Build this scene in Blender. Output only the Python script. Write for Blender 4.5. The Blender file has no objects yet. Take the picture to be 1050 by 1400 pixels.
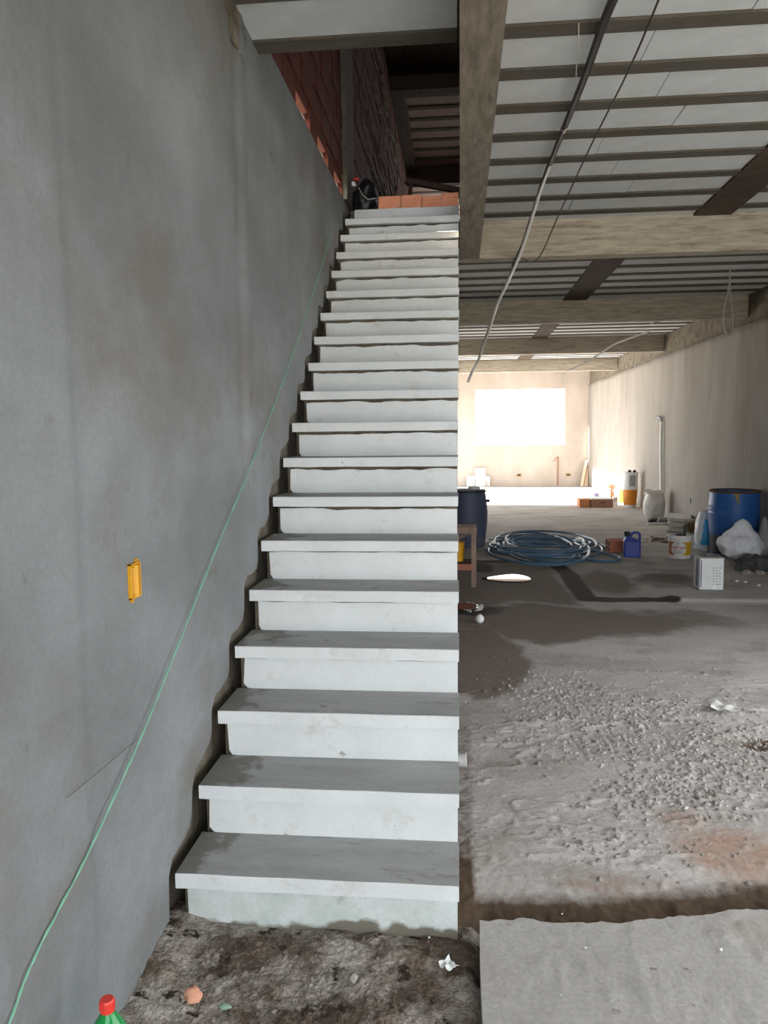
import bpy, bmesh, math, random
import numpy as np
from mathutils import Vector, Matrix, noise as mnoise

C = bpy.context.scene.collection
scene = bpy.context.scene
rnd = random.Random(7)
PI = math.pi

# ------------------------------------------------------------------ camera
cam_d = bpy.data.cameras.new('camera')
cam = bpy.data.objects.new('camera', cam_d)
C.objects.link(cam)
cam_d.sensor_fit = 'VERTICAL'
cam_d.sensor_height = 24.0
cam_d.lens = 1062.108 / 1400 * 24.0
cam_d.clip_start = 0.02
cam_d.clip_end = 500
yaw, pit, rol = 0.09813, 0.10007, -0.01086
Rv = Vector((math.cos(yaw), math.sin(yaw), 0)); Fv = Vector((-math.sin(yaw), math.cos(yaw), 0)); Uv = Vector((0, 0, 1))
F2 = Fv * math.cos(pit) - Uv * math.sin(pit); U2 = Uv * math.cos(pit) + Fv * math.sin(pit)
R3 = Rv * math.cos(rol) + U2 * math.sin(rol); U3 = U2 * math.cos(rol) - Rv * math.sin(rol)
cam.matrix_world = Matrix(((R3.x, U3.x, -F2.x, -0.0379), (R3.y, U3.y, -F2.y, 0.0), (R3.z, U3.z, -F2.z, 1.64222), (0, 0, 0, 1)))
scene.camera = cam

# ------------------------------------------------------------------ light
world = bpy.data.worlds.new('sky'); scene.world = world
world.use_nodes = True
bg = world.node_tree.nodes['Background']
bg.inputs['Color'].default_value = (0.93, 0.97, 1.0, 1)
bg.inputs['Strength'].default_value = 2.6
sun_d = bpy.data.lights.new('sun', 'SUN')
sun_d.energy = 34.0; sun_d.angle = 0.02; sun_d.color = (1.0, 0.955, 0.905)
sun = bpy.data.objects.new('sun', sun_d); C.objects.link(sun)
sun.rotation_euler = Vector((0.905, -0.08, -0.407)).to_track_quat('-Z', 'Y').to_euler()
def portal(name, loc, rot, sx, sy):                                # guides sky sampling through a wall opening, gives no light of its own
    d = bpy.data.lights.new(name, 'AREA'); d.shape = 'RECTANGLE'; d.size = sx; d.size_y = sy
    d.cycles.is_portal = True
    o = bpy.data.objects.new(name, d); C.objects.link(o); o.location = loc; o.rotation_euler = rot
portal('front_opening_portal', (1.4, -2.2, 1.7), (PI/2, 0, 0), 5.0, 3.6)
portal('side_opening_portal', (-1.25, 19.2, 1.4), (0, -PI/2, 0), 2.9, 9.4)
portal('right_opening_portal', (4.1, 2.7, 1.4), (0, PI/2, 0), 3.0, 5.0)
portal('back_window_portal', (1.8, 24.6, 2.1), (-PI/2, 0, 0), 2.8, 1.8)
scene.view_settings.view_transform = 'Standard'
scene.view_settings.look = 'None'
scene.view_settings.gamma = 1.0
scene.view_settings.use_curve_mapping = False
scene.view_settings.exposure = 1.1
scene.cycles.use_denoising = True
scene.cycles.max_bounces = 10
scene.cycles.diffuse_bounces = 7
scene.cycles.sample_clamp_indirect = 8

# ------------------------------------------------------------------ materials
def L(r, g, b):                                                     # display colour -> linear
    f = lambda v: (v/255/12.92) if v/255 <= 0.04045 else ((v/255+0.055)/1.055)**2.4
    return (f(r), f(g), f(b), 1)
def nd(nt, t, **kw):
    n = nt.nodes.new(t)
    for k, v in kw.items():
        if k in n.inputs.keys(): n.inputs[k].default_value = v
        else: setattr(n, k, v)
    return n
def pm(name, c1, c2=None, scale=3.0, rough=0.85, bump=0.15, fine=60.0, stretch=(1, 1, 1), contrast=(0.35, 0.65), speck=0.12, metal=0.0, spec=0.3, dist=0.01, dirt=None, dirt_amt=(0.62, 0.72), dirt_scale=2.0, spots=None, spot_amt=(0.70, 0.74), spot_scale=16.0):
    m = bpy.data.materials.new(name); m.use_nodes = True
    nt = m.node_tree; b = nt.nodes['Principled BSDF']; lk = nt.links.new
    b.inputs['Roughness'].default_value = rough; b.inputs['Metallic'].default_value = metal
    b.inputs['Specular IOR Level'].default_value = spec
    tc = nd(nt, 'ShaderNodeTexCoord'); mp = nd(nt, 'ShaderNodeMapping'); mp.inputs['Scale'].default_value = stretch
    lk(tc.outputs['Object'], mp.inputs['Vector'])
    n1 = nd(nt, 'ShaderNodeTexNoise', Scale=scale, Detail=6.0, Roughness=0.62); lk(mp.outputs[0], n1.inputs['Vector'])
    mr = nd(nt, 'ShaderNodeMapRange'); mr.inputs['From Min'].default_value = contrast[0]; mr.inputs['From Max'].default_value = contrast[1]
    lk(n1.outputs['Fac'], mr.inputs['Value'])
    mx = nd(nt, 'ShaderNodeMix', data_type='RGBA'); mx.inputs['A'].default_value = c1; mx.inputs['B'].default_value = c2 or c1
    lk(mr.outputs[0], mx.inputs['Factor'])
    col = mx.outputs['Result']
    n2 = nd(nt, 'ShaderNodeTexNoise', Scale=fine, Detail=3.0, Roughness=0.6); lk(mp.outputs[0] if max(stretch) > 3 else tc.outputs['Object'], n2.inputs['Vector'])
    if dirt:
        n3 = nd(nt, 'ShaderNodeTexNoise', Scale=dirt_scale, Detail=7.0, Roughness=0.7); lk(mp.outputs[0], n3.inputs['Vector'])
        m3 = nd(nt, 'ShaderNodeMapRange'); m3.inputs['From Min'].default_value = dirt_amt[0]; m3.inputs['From Max'].default_value = dirt_amt[1]
        lk(n3.outputs['Fac'], m3.inputs['Value'])
        x3 = nd(nt, 'ShaderNodeMix', data_type='RGBA'); lk(col, x3.inputs['A']); x3.inputs['B'].default_value = dirt
        lk(m3.outputs[0], x3.inputs['Factor']); col = x3.outputs['Result']
    if spots:
        n4 = nd(nt, 'ShaderNodeTexNoise', Scale=spot_scale, Detail=4.0, Roughness=0.65); lk(tc.outputs['Object'], n4.inputs['Vector'])
        m4 = nd(nt, 'ShaderNodeMapRange'); m4.inputs['From Min'].default_value = spot_amt[0]; m4.inputs['From Max'].default_value = spot_amt[1]
        lk(n4.outputs['Fac'], m4.inputs['Value'])
        x4 = nd(nt, 'ShaderNodeMix', data_type='RGBA'); lk(col, x4.inputs['A']); x4.inputs['B'].default_value = spots
        lk(m4.outputs[0], x4.inputs['Factor']); col = x4.outputs['Result']
    if speck:
        m2 = nd(nt, 'ShaderNodeMapRange'); m2.inputs['From Min'].default_value = 0.3; m2.inputs['From Max'].default_value = 0.7
        m2.inputs['To Min'].default_value = 1 - speck; m2.inputs['To Max'].default_value = 1 + speck
        lk(n2.outputs['Fac'], m2.inputs['Value'])
        vm = nd(nt, 'ShaderNodeVectorMath', operation='SCALE'); lk(col, vm.inputs[0]); lk(m2.outputs[0], vm.inputs['Scale'])
        col = vm.outputs[0]
    lk(col, b.inputs['Base Color'])
    if bump:
        bp = nd(nt, 'ShaderNodeBump', Strength=bump, Distance=dist); lk(n2.outputs['Fac'], bp.inputs['Height']); lk(bp.outputs[0], b.inputs['Normal'])
    m['col'] = 1
    return m
M = {}
M['plaster'] = pm('wall_plaster', L(104, 107, 107), L(136, 139, 142), 1.5, 0.9, 0.2, 70, (1, 0.7, 0.9), (0.3, 0.7), 0.07, dirt=L(108, 103, 96), dirt_amt=(0.5, 0.72), dirt_scale=1.3, dist=0.006, spots=L(98, 94, 88), spot_amt=(0.64, 0.8), spot_scale=6.0)
M['plaster_right'] = pm('wall_plaster_right', L(146, 140, 133), L(162, 157, 150), 1.1, 0.9, 0.15, 40, (1, 1.5, 0.5), (0.3, 0.7), 0.04, dirt=L(128, 118, 107), dirt_amt=(0.5, 0.8), dirt_scale=0.8)
M['plaster_back'] = pm('wall_plaster_back', L(176, 166, 156), L(196, 186, 176), 1.2, 0.9, 0.2, 40, (1, 1, 0.5))
M['rough_dark'] = pm('rough_unplastered', L(100, 93, 80), L(124, 116, 102), 9, 0.95, 0.7, 40, dist=0.02)
M['mortar_edge'] = pm('ragged_mortar', L(96, 88, 76), L(134, 126, 112), 7, 0.95, 0.8, 30, dist=0.02)
M['formwork'] = pm('board_marked_concrete', L(154, 145, 130), L(194, 186, 170), 4.0, 0.85, 0.3, 30, (1.1, 6, 9), (0.3, 0.7), 0.06, dirt=L(128, 118, 103), dirt_amt=(0.54, 0.72), dirt_scale=2.4)
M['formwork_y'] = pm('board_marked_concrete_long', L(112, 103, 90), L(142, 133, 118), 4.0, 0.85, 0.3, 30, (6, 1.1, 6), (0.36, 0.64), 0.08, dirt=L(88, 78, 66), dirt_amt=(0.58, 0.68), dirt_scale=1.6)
M['eps'] = pm('foam_filler', L(200, 204, 205), L(212, 216, 218), 5, 0.8, 0.12, 160, speck=0.05, dirt=L(160, 156, 150), dirt_amt=(0.66, 0.8))
M['eps_up'] = pm('foam_filler_upper', L(164, 146, 142), L(178, 160, 156), 5, 0.8, 0.12, 160, speck=0.05)
M['joist'] = pm('joist_concrete', L(84, 79, 70), L(100, 95, 86), 4, 0.9, 0.3, 50, (0.6, 3, 3))
M['brown_rib'] = pm('dark_rib_concrete', L(72, 60, 50), L(88, 76, 66), 6, 0.9, 0.3, 40)
M['white_stone'] = pm('cast_white_stone', L(210, 214, 215), L(220, 224, 226), 4, 0.6, 0.12, 90, speck=0.03, dirt=L(196, 195, 188), dirt_amt=(0.58, 0.72), dirt_scale=6.0, dist=0.004, spots=L(148, 146, 138), spot_amt=(0.69, 0.76), spot_scale=14.0)
M['mortar'] = pm('stair_core_mortar', L(84, 78, 66), L(110, 102, 90), 9, 0.95, 0.6, 40, dist=0.01)
M['red_brick'] = pm('clay_brick', L(76, 36, 26), L(96, 47, 33), 5, 0.9, 0.35, 60, (1, 1, 3), speck=0.1, dirt=L(150, 130, 116), dirt_amt=(0.66, 0.72), dirt_scale=5)
M['orange_brick'] = pm('orange_clay', L(238, 158, 122), L(244, 172, 138), 6, 0.85, 0.2, 60, speck=0.06, dirt=L(180, 150, 130), dirt_amt=(0.62, 0.75), dirt_scale=9)
M['brick_joint'] = pm('brick_joint_mortar', L(112, 96, 84), L(140, 124, 112), 8, 0.95, 0.6, 40)
M['dark_wood_and_shade'] = pm('dark_wood_and_shade', L(52, 40, 34), L(70, 56, 48), 4, 0.85, 0.2, 50, (8, 1, 8))
M['wood'] = pm('weathered_wood', L(128, 108, 96), L(150, 130, 116), 4, 0.85, 0.25, 60, (6, 6, 1))
M['red_wood'] = pm('reddish_wood', L(150, 96, 76), L(168, 112, 90), 4, 0.8, 0.2, 60, (1, 6, 6))
M['pale_wood'] = pm('pale_wood', L(206, 178, 150), L(222, 196, 170), 4, 0.8, 0.1, 60, (6, 6, 1))
M['slab'] = pm('smooth_slab_concrete', L(168, 164, 159), L(184, 181, 177), 2.2, 0.9, 0.22, 60, speck=0.1, dirt=L(154, 145, 137), dirt_amt=(0.5, 0.7), dirt_scale=2.2, dist=0.012, spots=L(132, 125, 118), spot_amt=(0.66, 0.74), spot_scale=14)
M['soil'] = pm('soil', L(78, 64, 54), L(118, 104, 93), 6, 0.95, 0.9, 60, (1, 1, 1), (0.38, 0.62), 0.28, dirt=L(172, 164, 156), dirt_amt=(0.44, 0.60), dirt_scale=3.6, spots=L(56, 46, 38), spot_amt=(0.58, 0.64), spot_scale=11.0, dist=0.02)
M['stone'] = pm('grey_stone', L(140, 134, 128), L(172, 166, 160), 12, 0.9, 0.3, 80)
M['outside'] = pm('outside_ground', L(146, 141, 132), L(164, 159, 150), 0.5, 0.95, 0.2, 8)
def plain(name, col, rough=0.5, bump=0.05, metal=0.0, spec=0.5, v=0.06, scale=6, dirt=None, dirt_amt=(0.6, 0.72), dirt_scale=5.0, fine=50, dist=0.004):
    c2 = tuple(min(1, x*(1+2*v)) for x in col[:3]) + (1,)
    return pm(name, tuple(x*(1-v) for x in col[:3]) + (1,), c2, scale, rough, bump, fine, speck=0.03, metal=metal, spec=spec, dirt=dirt, dirt_amt=dirt_amt, dirt_scale=dirt_scale, dist=dist)
M['yellow'] = plain('yellow_plastic', L(204, 148, 22), 0.4)
M['green_string'] = plain('green_nylon', L(120, 178, 150), 0.6)
M['dark_string'] = plain('dark_string', L(70, 66, 58), 0.8)
M['black_cable'] = plain('black_rubber', L(40, 36, 34), 0.45)
M['white_cord_and_highlight'] = plain('white_sheath_and_highlight', L(250, 248, 245), 0.4)
M['grey_wire'] = plain('grey_wire', L(176, 170, 162), 0.5)
M['dark_wire'] = plain('dark_wire', L(56, 50, 46), 0.5)
M['blue_drum'] = plain('blue_drum_plastic', L(46, 98, 168), 0.42, 0.1, dirt=L(92, 124, 158), dirt_amt=(0.55, 0.75), dirt_scale=3.2)
M['drum_low'] = plain('dirty_drum_base', L(52, 56, 66), 0.7, 0.2, dirt=L(80, 78, 74))
M['rust'] = plain('brown_grime', L(92, 62, 40), 0.9, 0.4)
M['yellow_drip'] = plain('ochre_drip', L(150, 130, 70), 0.7)
M['grey_drum'] = plain('grey_blue_drum', L(76, 84, 106), 0.55, 0.1, dirt=L(130, 128, 126), dirt_amt=(0.56, 0.72), dirt_scale=3)
M['black'] = plain('black_plastic', L(28, 28, 30), 0.5)
M['blue_can'] = plain('blue_canister_plastic', L(34, 60, 150), 0.4)
M['white_plastic'] = plain('white_plastic', L(226, 226, 224), 0.45)
M['bag_white'] = plain('white_bag_film', L(228, 230, 236), 0.45, 0.3, v=0.08, scale=9, fine=30, dist=0.02)
M['bag_blue'] = plain('blue_print_film', L(60, 176, 236), 0.4, 0.3, fine=30, dist=0.01)
M['bag_grey'] = plain('grey_bag_film', L(150, 148, 146), 0.5, 0.3, fine=30, dist=0.02)
M['sack'] = plain('woven_sack', L(222, 218, 213), 0.75, 0.5, v=0.1, fine=140, dist=0.006)
M['rubble'] = plain('rubble', L(74, 76, 76), 0.9, 0.6, v=0.3, scale=14, fine=30, dist=0.02)
M['paper_sack'] = plain('brown_paper', L(116, 98, 74), 0.85, 0.5, v=0.2, scale=9, fine=24, dist=0.02)
M['tile'] = plain('white_tile', L(226, 224, 220), 0.35)
M['orange_label'] = plain('orange_label', L(226, 140, 40), 0.5)
M['grey_print'] = plain('grey_print', L(150, 152, 154), 0.6)
M['dark_print'] = plain('dark_print', L(92, 92, 98), 0.6)
M['red_print'] = plain('red_print', L(176, 44, 62), 0.5)
M['mustard'] = plain('mustard_label', L(206, 164, 40), 0.5)
M['brown_label'] = plain('brown_label', L(176, 110, 48), 0.5)
M['violet_print'] = plain('violet_print', L(96, 92, 130), 0.5)
M['tin'] = plain('worn_white_tin', L(214, 218, 218), 0.4, 0.25, fine=20, dirt=L(150, 146, 140), dirt_amt=(0.64, 0.72), dirt_scale=8, dist=0.006)
M['tin_top'] = plain('grey_tin', L(118, 120, 114), 0.45, 0.1, metal=0.3)
M['cardboard'] = plain('brown_cardboard', L(160, 118, 94), 0.85)
M['cardboard_orange'] = plain('orange_cardboard', L(190, 126, 80), 0.8)
M['lime'] = plain('lime_plastic', L(186, 184, 60), 0.5)
M['red'] = plain('red_plastic', L(214, 60, 50), 0.4)
M['hose'] = plain('blue_hose', L(78, 112, 140), 0.35, 0.02)
M['terracotta'] = plain('terracotta', L(186, 116, 92), 0.85, 0.2)
M['brick_chip'] = plain('brick_chip', L(206, 150, 124), 0.9, 0.3)
M['paper'] = plain('paper', L(224, 226, 226), 0.8)
M['green_shard'] = plain('green_shard', L(140, 170, 150), 0.4)
M['copper_pipe'] = plain('brown_pipe', L(150, 104, 76), 0.6)
M['outlet'] = plain('outlet_box', L(160, 146, 96), 0.6)
M['black_film'] = plain('black_film', L(22, 23, 28), 0.45, 0.3, fine=30, dist=0.01)
def glassy(name, col, rough, trans, ior=1.45):
    m = bpy.data.materials.new(name); m.use_nodes = True; nt = m.node_tree; b = nt.nodes['Principled BSDF']
    n = nd(nt, 'ShaderNodeTexNoise', Scale=30.0); mx = nd(nt, 'ShaderNodeMix', data_type='RGBA')
    mx.inputs['A'].default_value = col; mx.inputs['B'].default_value = tuple(c*0.85 for c in col[:3]) + (1,)
    nt.links.new(n.outputs['Fac'], mx.inputs['Factor']); nt.links.new(mx.outputs['Result'], b.inputs['Base Color'])
    b.inputs['Roughness'].default_value = rough; b.inputs['Transmission Weight'].default_value = trans; b.inputs['IOR'].default_value = ior
    return m
M['green_pet'] = glassy('green_bottle_plastic', L(40, 190, 100), 0.12, 0.55)
M['water'] = glassy('water', L(40, 36, 32), 0.015, 0.0, 1.6)

# treads: grey top face, with darker mortar smears towards the wall
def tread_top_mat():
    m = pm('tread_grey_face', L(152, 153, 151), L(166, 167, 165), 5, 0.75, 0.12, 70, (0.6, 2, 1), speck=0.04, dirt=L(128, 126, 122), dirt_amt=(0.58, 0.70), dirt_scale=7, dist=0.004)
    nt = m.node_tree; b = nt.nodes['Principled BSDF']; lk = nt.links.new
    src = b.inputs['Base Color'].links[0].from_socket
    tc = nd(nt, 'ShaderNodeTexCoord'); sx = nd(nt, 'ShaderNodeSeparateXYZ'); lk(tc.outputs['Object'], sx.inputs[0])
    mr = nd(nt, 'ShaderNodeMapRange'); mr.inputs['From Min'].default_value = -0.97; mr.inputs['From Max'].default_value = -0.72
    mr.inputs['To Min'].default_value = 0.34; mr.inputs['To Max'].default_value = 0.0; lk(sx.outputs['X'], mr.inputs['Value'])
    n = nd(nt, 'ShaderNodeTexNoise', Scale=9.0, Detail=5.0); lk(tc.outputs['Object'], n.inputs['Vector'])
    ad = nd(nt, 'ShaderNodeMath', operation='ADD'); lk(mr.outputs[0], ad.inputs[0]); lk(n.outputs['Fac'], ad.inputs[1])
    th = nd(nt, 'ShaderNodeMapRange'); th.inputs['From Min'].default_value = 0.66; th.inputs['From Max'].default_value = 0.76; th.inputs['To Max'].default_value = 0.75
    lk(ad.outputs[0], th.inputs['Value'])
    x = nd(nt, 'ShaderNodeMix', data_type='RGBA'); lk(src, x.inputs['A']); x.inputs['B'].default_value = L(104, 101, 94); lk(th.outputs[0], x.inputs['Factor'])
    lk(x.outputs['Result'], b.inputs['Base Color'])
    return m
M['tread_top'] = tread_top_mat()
# lowest riser: greenish white with splashed cement along the foot
def riser_low_mat():
    m = pm('riser_stained', L(186, 196, 190), L(212, 218, 218), 5, 0.7, 0.12, 70, speck=0.05, dirt=L(164, 170, 160), dirt_amt=(0.58, 0.68), dirt_scale=6)
    nt = m.node_tree; b = nt.nodes['Principled BSDF']; lk = nt.links.new
    src = b.inputs['Base Color'].links[0].from_socket
    tc = nd(nt, 'ShaderNodeTexCoord'); sx = nd(nt, 'ShaderNodeSeparateXYZ'); lk(tc.outputs['Object'], sx.inputs[0])
    n = nd(nt, 'ShaderNodeTexNoise', Scale=7.0, Detail=5.0); lk(tc.outputs['Object'], n.inputs['Vector'])
    ml = nd(nt, 'ShaderNodeMath', operation='MULTIPLY_ADD'); ml.inputs[1].default_value = 0.16; ml.inputs[2].default_value = -0.045; lk(n.outputs['Fac'], ml.inputs[0])
    xx = nd(nt, 'ShaderNodeMath', operation='MULTIPLY_ADD'); xx.inputs[1].default_value = 0.035; lk(sx.outputs['X'], xx.inputs[0]); lk(ml.outputs[0], xx.inputs[2])
    sb = nd(nt, 'ShaderNodeMath', operation='SUBTRACT'); lk(sx.outputs['Z'], sb.inputs[0]); lk(xx.outputs[0], sb.inputs[1])
    th = nd(nt, 'ShaderNodeMapRange'); th.inputs['From Min'].default_value = -0.004; th.inputs['From Max'].default_value = 0.012; th.inputs['To Min'].default_value = 1; th.inputs['To Max'].default_value = 0
    lk(sb.outputs[0], th.inputs['Value'])
    x = nd(nt, 'ShaderNodeMix', data_type='RGBA'); lk(src, x.inputs['A']); x.inputs['B'].default_value = L(118, 114, 102); lk(th.outputs[0], x.inputs['Factor'])
    lk(x.outputs['Result'], b.inputs['Base Color'])
    return m
M['riser_low'] = riser_low_mat()

M['floor_grit'] = pm('floor_grit', L(150, 144, 138), L(190, 186, 182), 12, 0.9, 0.3, 80)
def attr_mix(m, chain):                                             # stains with their own outline, stored per vertex
    nt = m.node_tree; b = nt.nodes['Principled BSDF']; lk = nt.links.new
    col = b.inputs['Base Color'].links[0].from_socket
    rgh = None
    for name, c, rough in chain:
        a = nd(nt, 'ShaderNodeAttribute', attribute_name=name)
        n = nd(nt, 'ShaderNodeTexNoise', Scale=7.0, Detail=6.0, Roughness=0.7)
        tc = nd(nt, 'ShaderNodeTexCoord'); mp = nd(nt, 'ShaderNodeMapping'); mp.inputs['Scale'].default_value = (1.0, 1.6, 1); lk(tc.outputs['Object'], mp.inputs[0]); lk(mp.outputs[0], n.inputs['Vector'])
        ma = nd(nt, 'ShaderNodeMath', operation='MULTIPLY_ADD'); ma.inputs[1].default_value = 0.7; lk(n.outputs['Fac'], ma.inputs[0]); 
        sb = nd(nt, 'ShaderNodeMath', operation='SUBTRACT'); lk(a.outputs['Fac'], sb.inputs[0]); sb.inputs[1].default_value = 0.35; lk(sb.outputs[0], ma.inputs[2])
        th = nd(nt, 'ShaderNodeMapRange'); th.inputs['From Min'].default_value = 0.25; th.inputs['From Max'].default_value = 0.75; lk(ma.outputs[0], th.inputs['Value'])
        gate = nd(nt, 'ShaderNodeMath', operation='MULTIPLY'); gate.use_clamp = True
        g2 = nd(nt, 'ShaderNodeMath', operation='MULTIPLY'); g2.use_clamp = True; g2.inputs[1].default_value = 4.0; lk(a.outputs['Fac'], g2.inputs[0])
        lk(th.outputs[0], gate.inputs[0]); lk(g2.outputs[0], gate.inputs[1])
        x = nd(nt, 'ShaderNodeMix', data_type='RGBA'); lk(col, x.inputs['A']); x.inputs['B'].default_value = c; lk(gate.outputs[0], x.inputs['Factor'])
        col = x.outputs['Result']
        if rough is not None:
            r = nd(nt, 'ShaderNodeMapRange'); r.inputs['To Min'].default_value = 0.9; r.inputs['To Max'].default_value = rough; lk(gate.outputs[0], r.inputs['Value'])
            if rgh is None: rgh = r.outputs[0]
            else:
                mn = nd(nt, 'ShaderNodeMath', operation='MINIMUM'); lk(rgh, mn.inputs[0]); lk(r.outputs[0], mn.inputs[1]); rgh = mn.outputs[0]
    lk(col, b.inputs['Base Color'])
    if rgh: lk(rgh, b.inputs['Roughness'])
M['floor'] = pm('rough_floor_concrete', L(172, 166, 161), L(194, 190, 187), 1.5, 0.9, 0.5, 38, (0.8, 1.3, 1), (0.34, 0.66), 0.09, dirt=L(146, 138, 131), dirt_amt=(0.5, 0.7), dirt_scale=1.6, dist=0.01, spots=L(104, 96, 88), spot_amt=(0.68, 0.74), spot_scale=18.0)
attr_mix(M['floor'], [('pale', L(196, 193, 188), None), ('red', L(166, 130, 108), None), ('damp', L(124, 113, 105), 0.85), ('wet', L(58, 51, 46), 0.8), ('soil', L(88, 72, 58), None)])

# ------------------------------------------------------------------ mesh helpers
class MB:
    def __init__(s): s.v = []; s.f = []; s.m = []
    def add(s, vs, fs, mi=0):
        o = len(s.v); s.v += [tuple(p) for p in vs]; s.f += [tuple(i+o for i in f) for f in fs]; s.m += [mi]*len(fs) if isinstance(mi, int) else list(mi)
        return s
    def box(s, x0, x1, y0, y1, z0, z1, mi=0):
        return s.add([(x0, y0, z0), (x1, y0, z0), (x1, y1, z0), (x0, y1, z0), (x0, y0, z1), (x1, y0, z1), (x1, y1, z1), (x0, y1, z1)],
                     [(0, 3, 2, 1), (4, 5, 6, 7), (0, 1, 5, 4), (1, 2, 6, 5), (2, 3, 7, 6), (3, 0, 4, 7)], mi)
    def bar(s, a, b, w, h, mi=0):
        a = Vector(a); b = Vector(b); d = (b-a).normalized(); up = Vector((0, 0, 1)) if abs(d.z) < 0.95 else Vector((0, 1, 0))
        x = d.cross(up).normalized()*(w/2); y = x.cross(d).normalized()*(h/2)
        return s.add([a-x-y, a+x-y, a+x+y, a-x+y, b-x-y, b+x-y, b+x+y, b-x+y], [(0, 3, 2, 1), (4, 5, 6, 7), (0, 1, 5, 4), (1, 2, 6, 5), (2, 3, 7, 6), (3, 0, 4, 7)], mi)
    def tube(s, pts, r, n=8, mi=0, caps=True):
        pts = [Vector(p) for p in pts]; vs = []; fs = []; ref = None
        for i, p in enumerate(pts):
            d = (pts[min(i+1, len(pts)-1)] - pts[max(i-1, 0)]).normalized()
            if ref is None: ref = d.orthogonal()
            x = (ref - d*ref.dot(d)).normalized(); ref = x; y = d.cross(x)
            rr = r(i/(len(pts)-1)) if callable(r) else r
            vs += [p + (x*math.cos(2*PI*k/n) + y*math.sin(2*PI*k/n))*rr for k in range(n)]
        for i in range(len(pts)-1):
            for k in range(n):
                a = i*n+k; b = i*n+(k+1) % n; fs.append((a, b, b+n, a+n))
        if caps: fs.append(tuple(range(n-1, -1, -1))); fs.append(tuple((len(pts)-1)*n+k for k in range(n)))
        return s.add(vs, fs, mi)
    def lathe(s, prof, c=(0, 0, 0), n=32, mi=0, axis='Z'):
        vs = []; fs = []; ms = []
        for r, z in prof:
            for k in range(n):
                a = 2*PI*k/n; p = (r*math.cos(a), r*math.sin(a), z)
                if axis == 'X': p = (z, p[0], p[1])
                if axis == 'Y': p = (p[0], z, p[1])
                vs.append((p[0]+c[0], p[1]+c[1], p[2]+c[2]))
        for i in range(len(prof)-1):
            for k in range(n):
                a = i*n+k; b = i*n+(k+1) % n; fs.append((a, b, b+n, a+n) if axis != 'Y' else (b, a, a+n, b+n)); ms.append(mi if isinstance(mi, int) else mi[i])
        return s.add(vs, fs, ms)
    def disc(s, c, r, n=24, mi=0, up=True):
        vs = [(c[0]+r*math.cos(2*PI*k/n), c[1]+r*math.sin(2*PI*k/n), c[2]) for k in range(n)]
        return s.add(vs, [tuple(range(n)) if up else tuple(range(n-1, -1, -1))], mi)
    def build(s, name, mats, parent=None, smooth=False, bevel=0, sub=0, kind=None):
        me = bpy.data.meshes.new(name); me.from_pydata(s.v, [], s.f)
        for m in (mats if isinstance(mats, (list, tuple)) else [mats]): me.materials.append(m if not isinstance(m, str) else M[m])
        me.polygons.foreach_set('material_index', s.m)
        if smooth: me.polygons.foreach_set('use_smooth', [True]*len(me.polygons))
        me.update()
        o = bpy.data.objects.new(name, me); C.objects.link(o)
        if parent: o.parent = parent
        if bevel:
            b = o.modifiers.new('bevel', 'BEVEL'); b.width = bevel; b.segments = 2; b.limit_method = 'ANGLE'
        if sub:
            b = o.modifiers.new('sub', 'SUBSURF'); b.levels = sub; b.render_levels = sub
        if smooth:
            try: me.set_sharp_from_angle(angle=0.7)
            except Exception: pass
        if kind: o['kind'] = kind
        return o
def box(name, x0, x1, y0, y1, z0, z1, mats, parent=None, bevel=0, kind=None):
    return MB().box(x0, x1, y0, y1, z0, z1).build(name, mats, parent, bevel=bevel, kind=kind)
def tag(o, label, cat, group=None):
    o['label'] = label; o['category'] = cat
    if group: o['group'] = group
    return o
def thing(name, label, cat, loc, rz=0.0, group=None):
    o = bpy.data.objects.new(name, None); C.objects.link(o); o.empty_display_size = 0.1
    o.location = loc; o.rotation_euler = (0, 0, rz)
    return tag(o, label, cat, group)
def share(o, name=None, loc=None, parent=None):                     # copy that shares mesh data
    c = o.copy(); C.objects.link(c)
    if parent is not None: c.parent = parent
    if loc is not None: c.location = loc
    return c
def lump(name, c, r, mats, parent=None, seed=0, amp=0.18, freq=2.2, lobes=(), flat=0.0, sub=4, fine=0.05, matfn=None, smooth=True):
    bm = bmesh.new(); bmesh.ops.create_icosphere(bm, subdivisions=sub, radius=1.0)
    sd = Vector((seed*3.1, seed*1.7, seed*2.3))
    for v in bm.verts:
        d = v.co.normalized(); k = 1 + amp*mnoise.noise(d*freq+sd) + fine*(1-2*abs(mnoise.noise(d*freq*3+sd)))
        for ld, la, lw in lobes:
            q = Vector(ld).normalized().dot(d); k += la*math.exp(-(1-q)/lw)
        p = Vector((d.x*k*r[0], d.y*k*r[1], d.z*k*r[2]))
        if p.z < -flat*r[2]: p.z = -flat*r[2] + 0.06*(p.z+flat*r[2])
        v.co = p + Vector(c)
    me = bpy.data.meshes.new(name); bm.to_mesh(me); bm.free()
    for m in (mats if isinstance(mats, (list, tuple)) else [mats]): me.materials.append(M[m])
    for p in me.polygons:
        p.use_smooth = smooth
        if matfn: p.material_index = matfn(p.center)
    o = bpy.data.objects.new(name, me); C.objects.link(o)
    if parent: o.parent = parent
    return o

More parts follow.
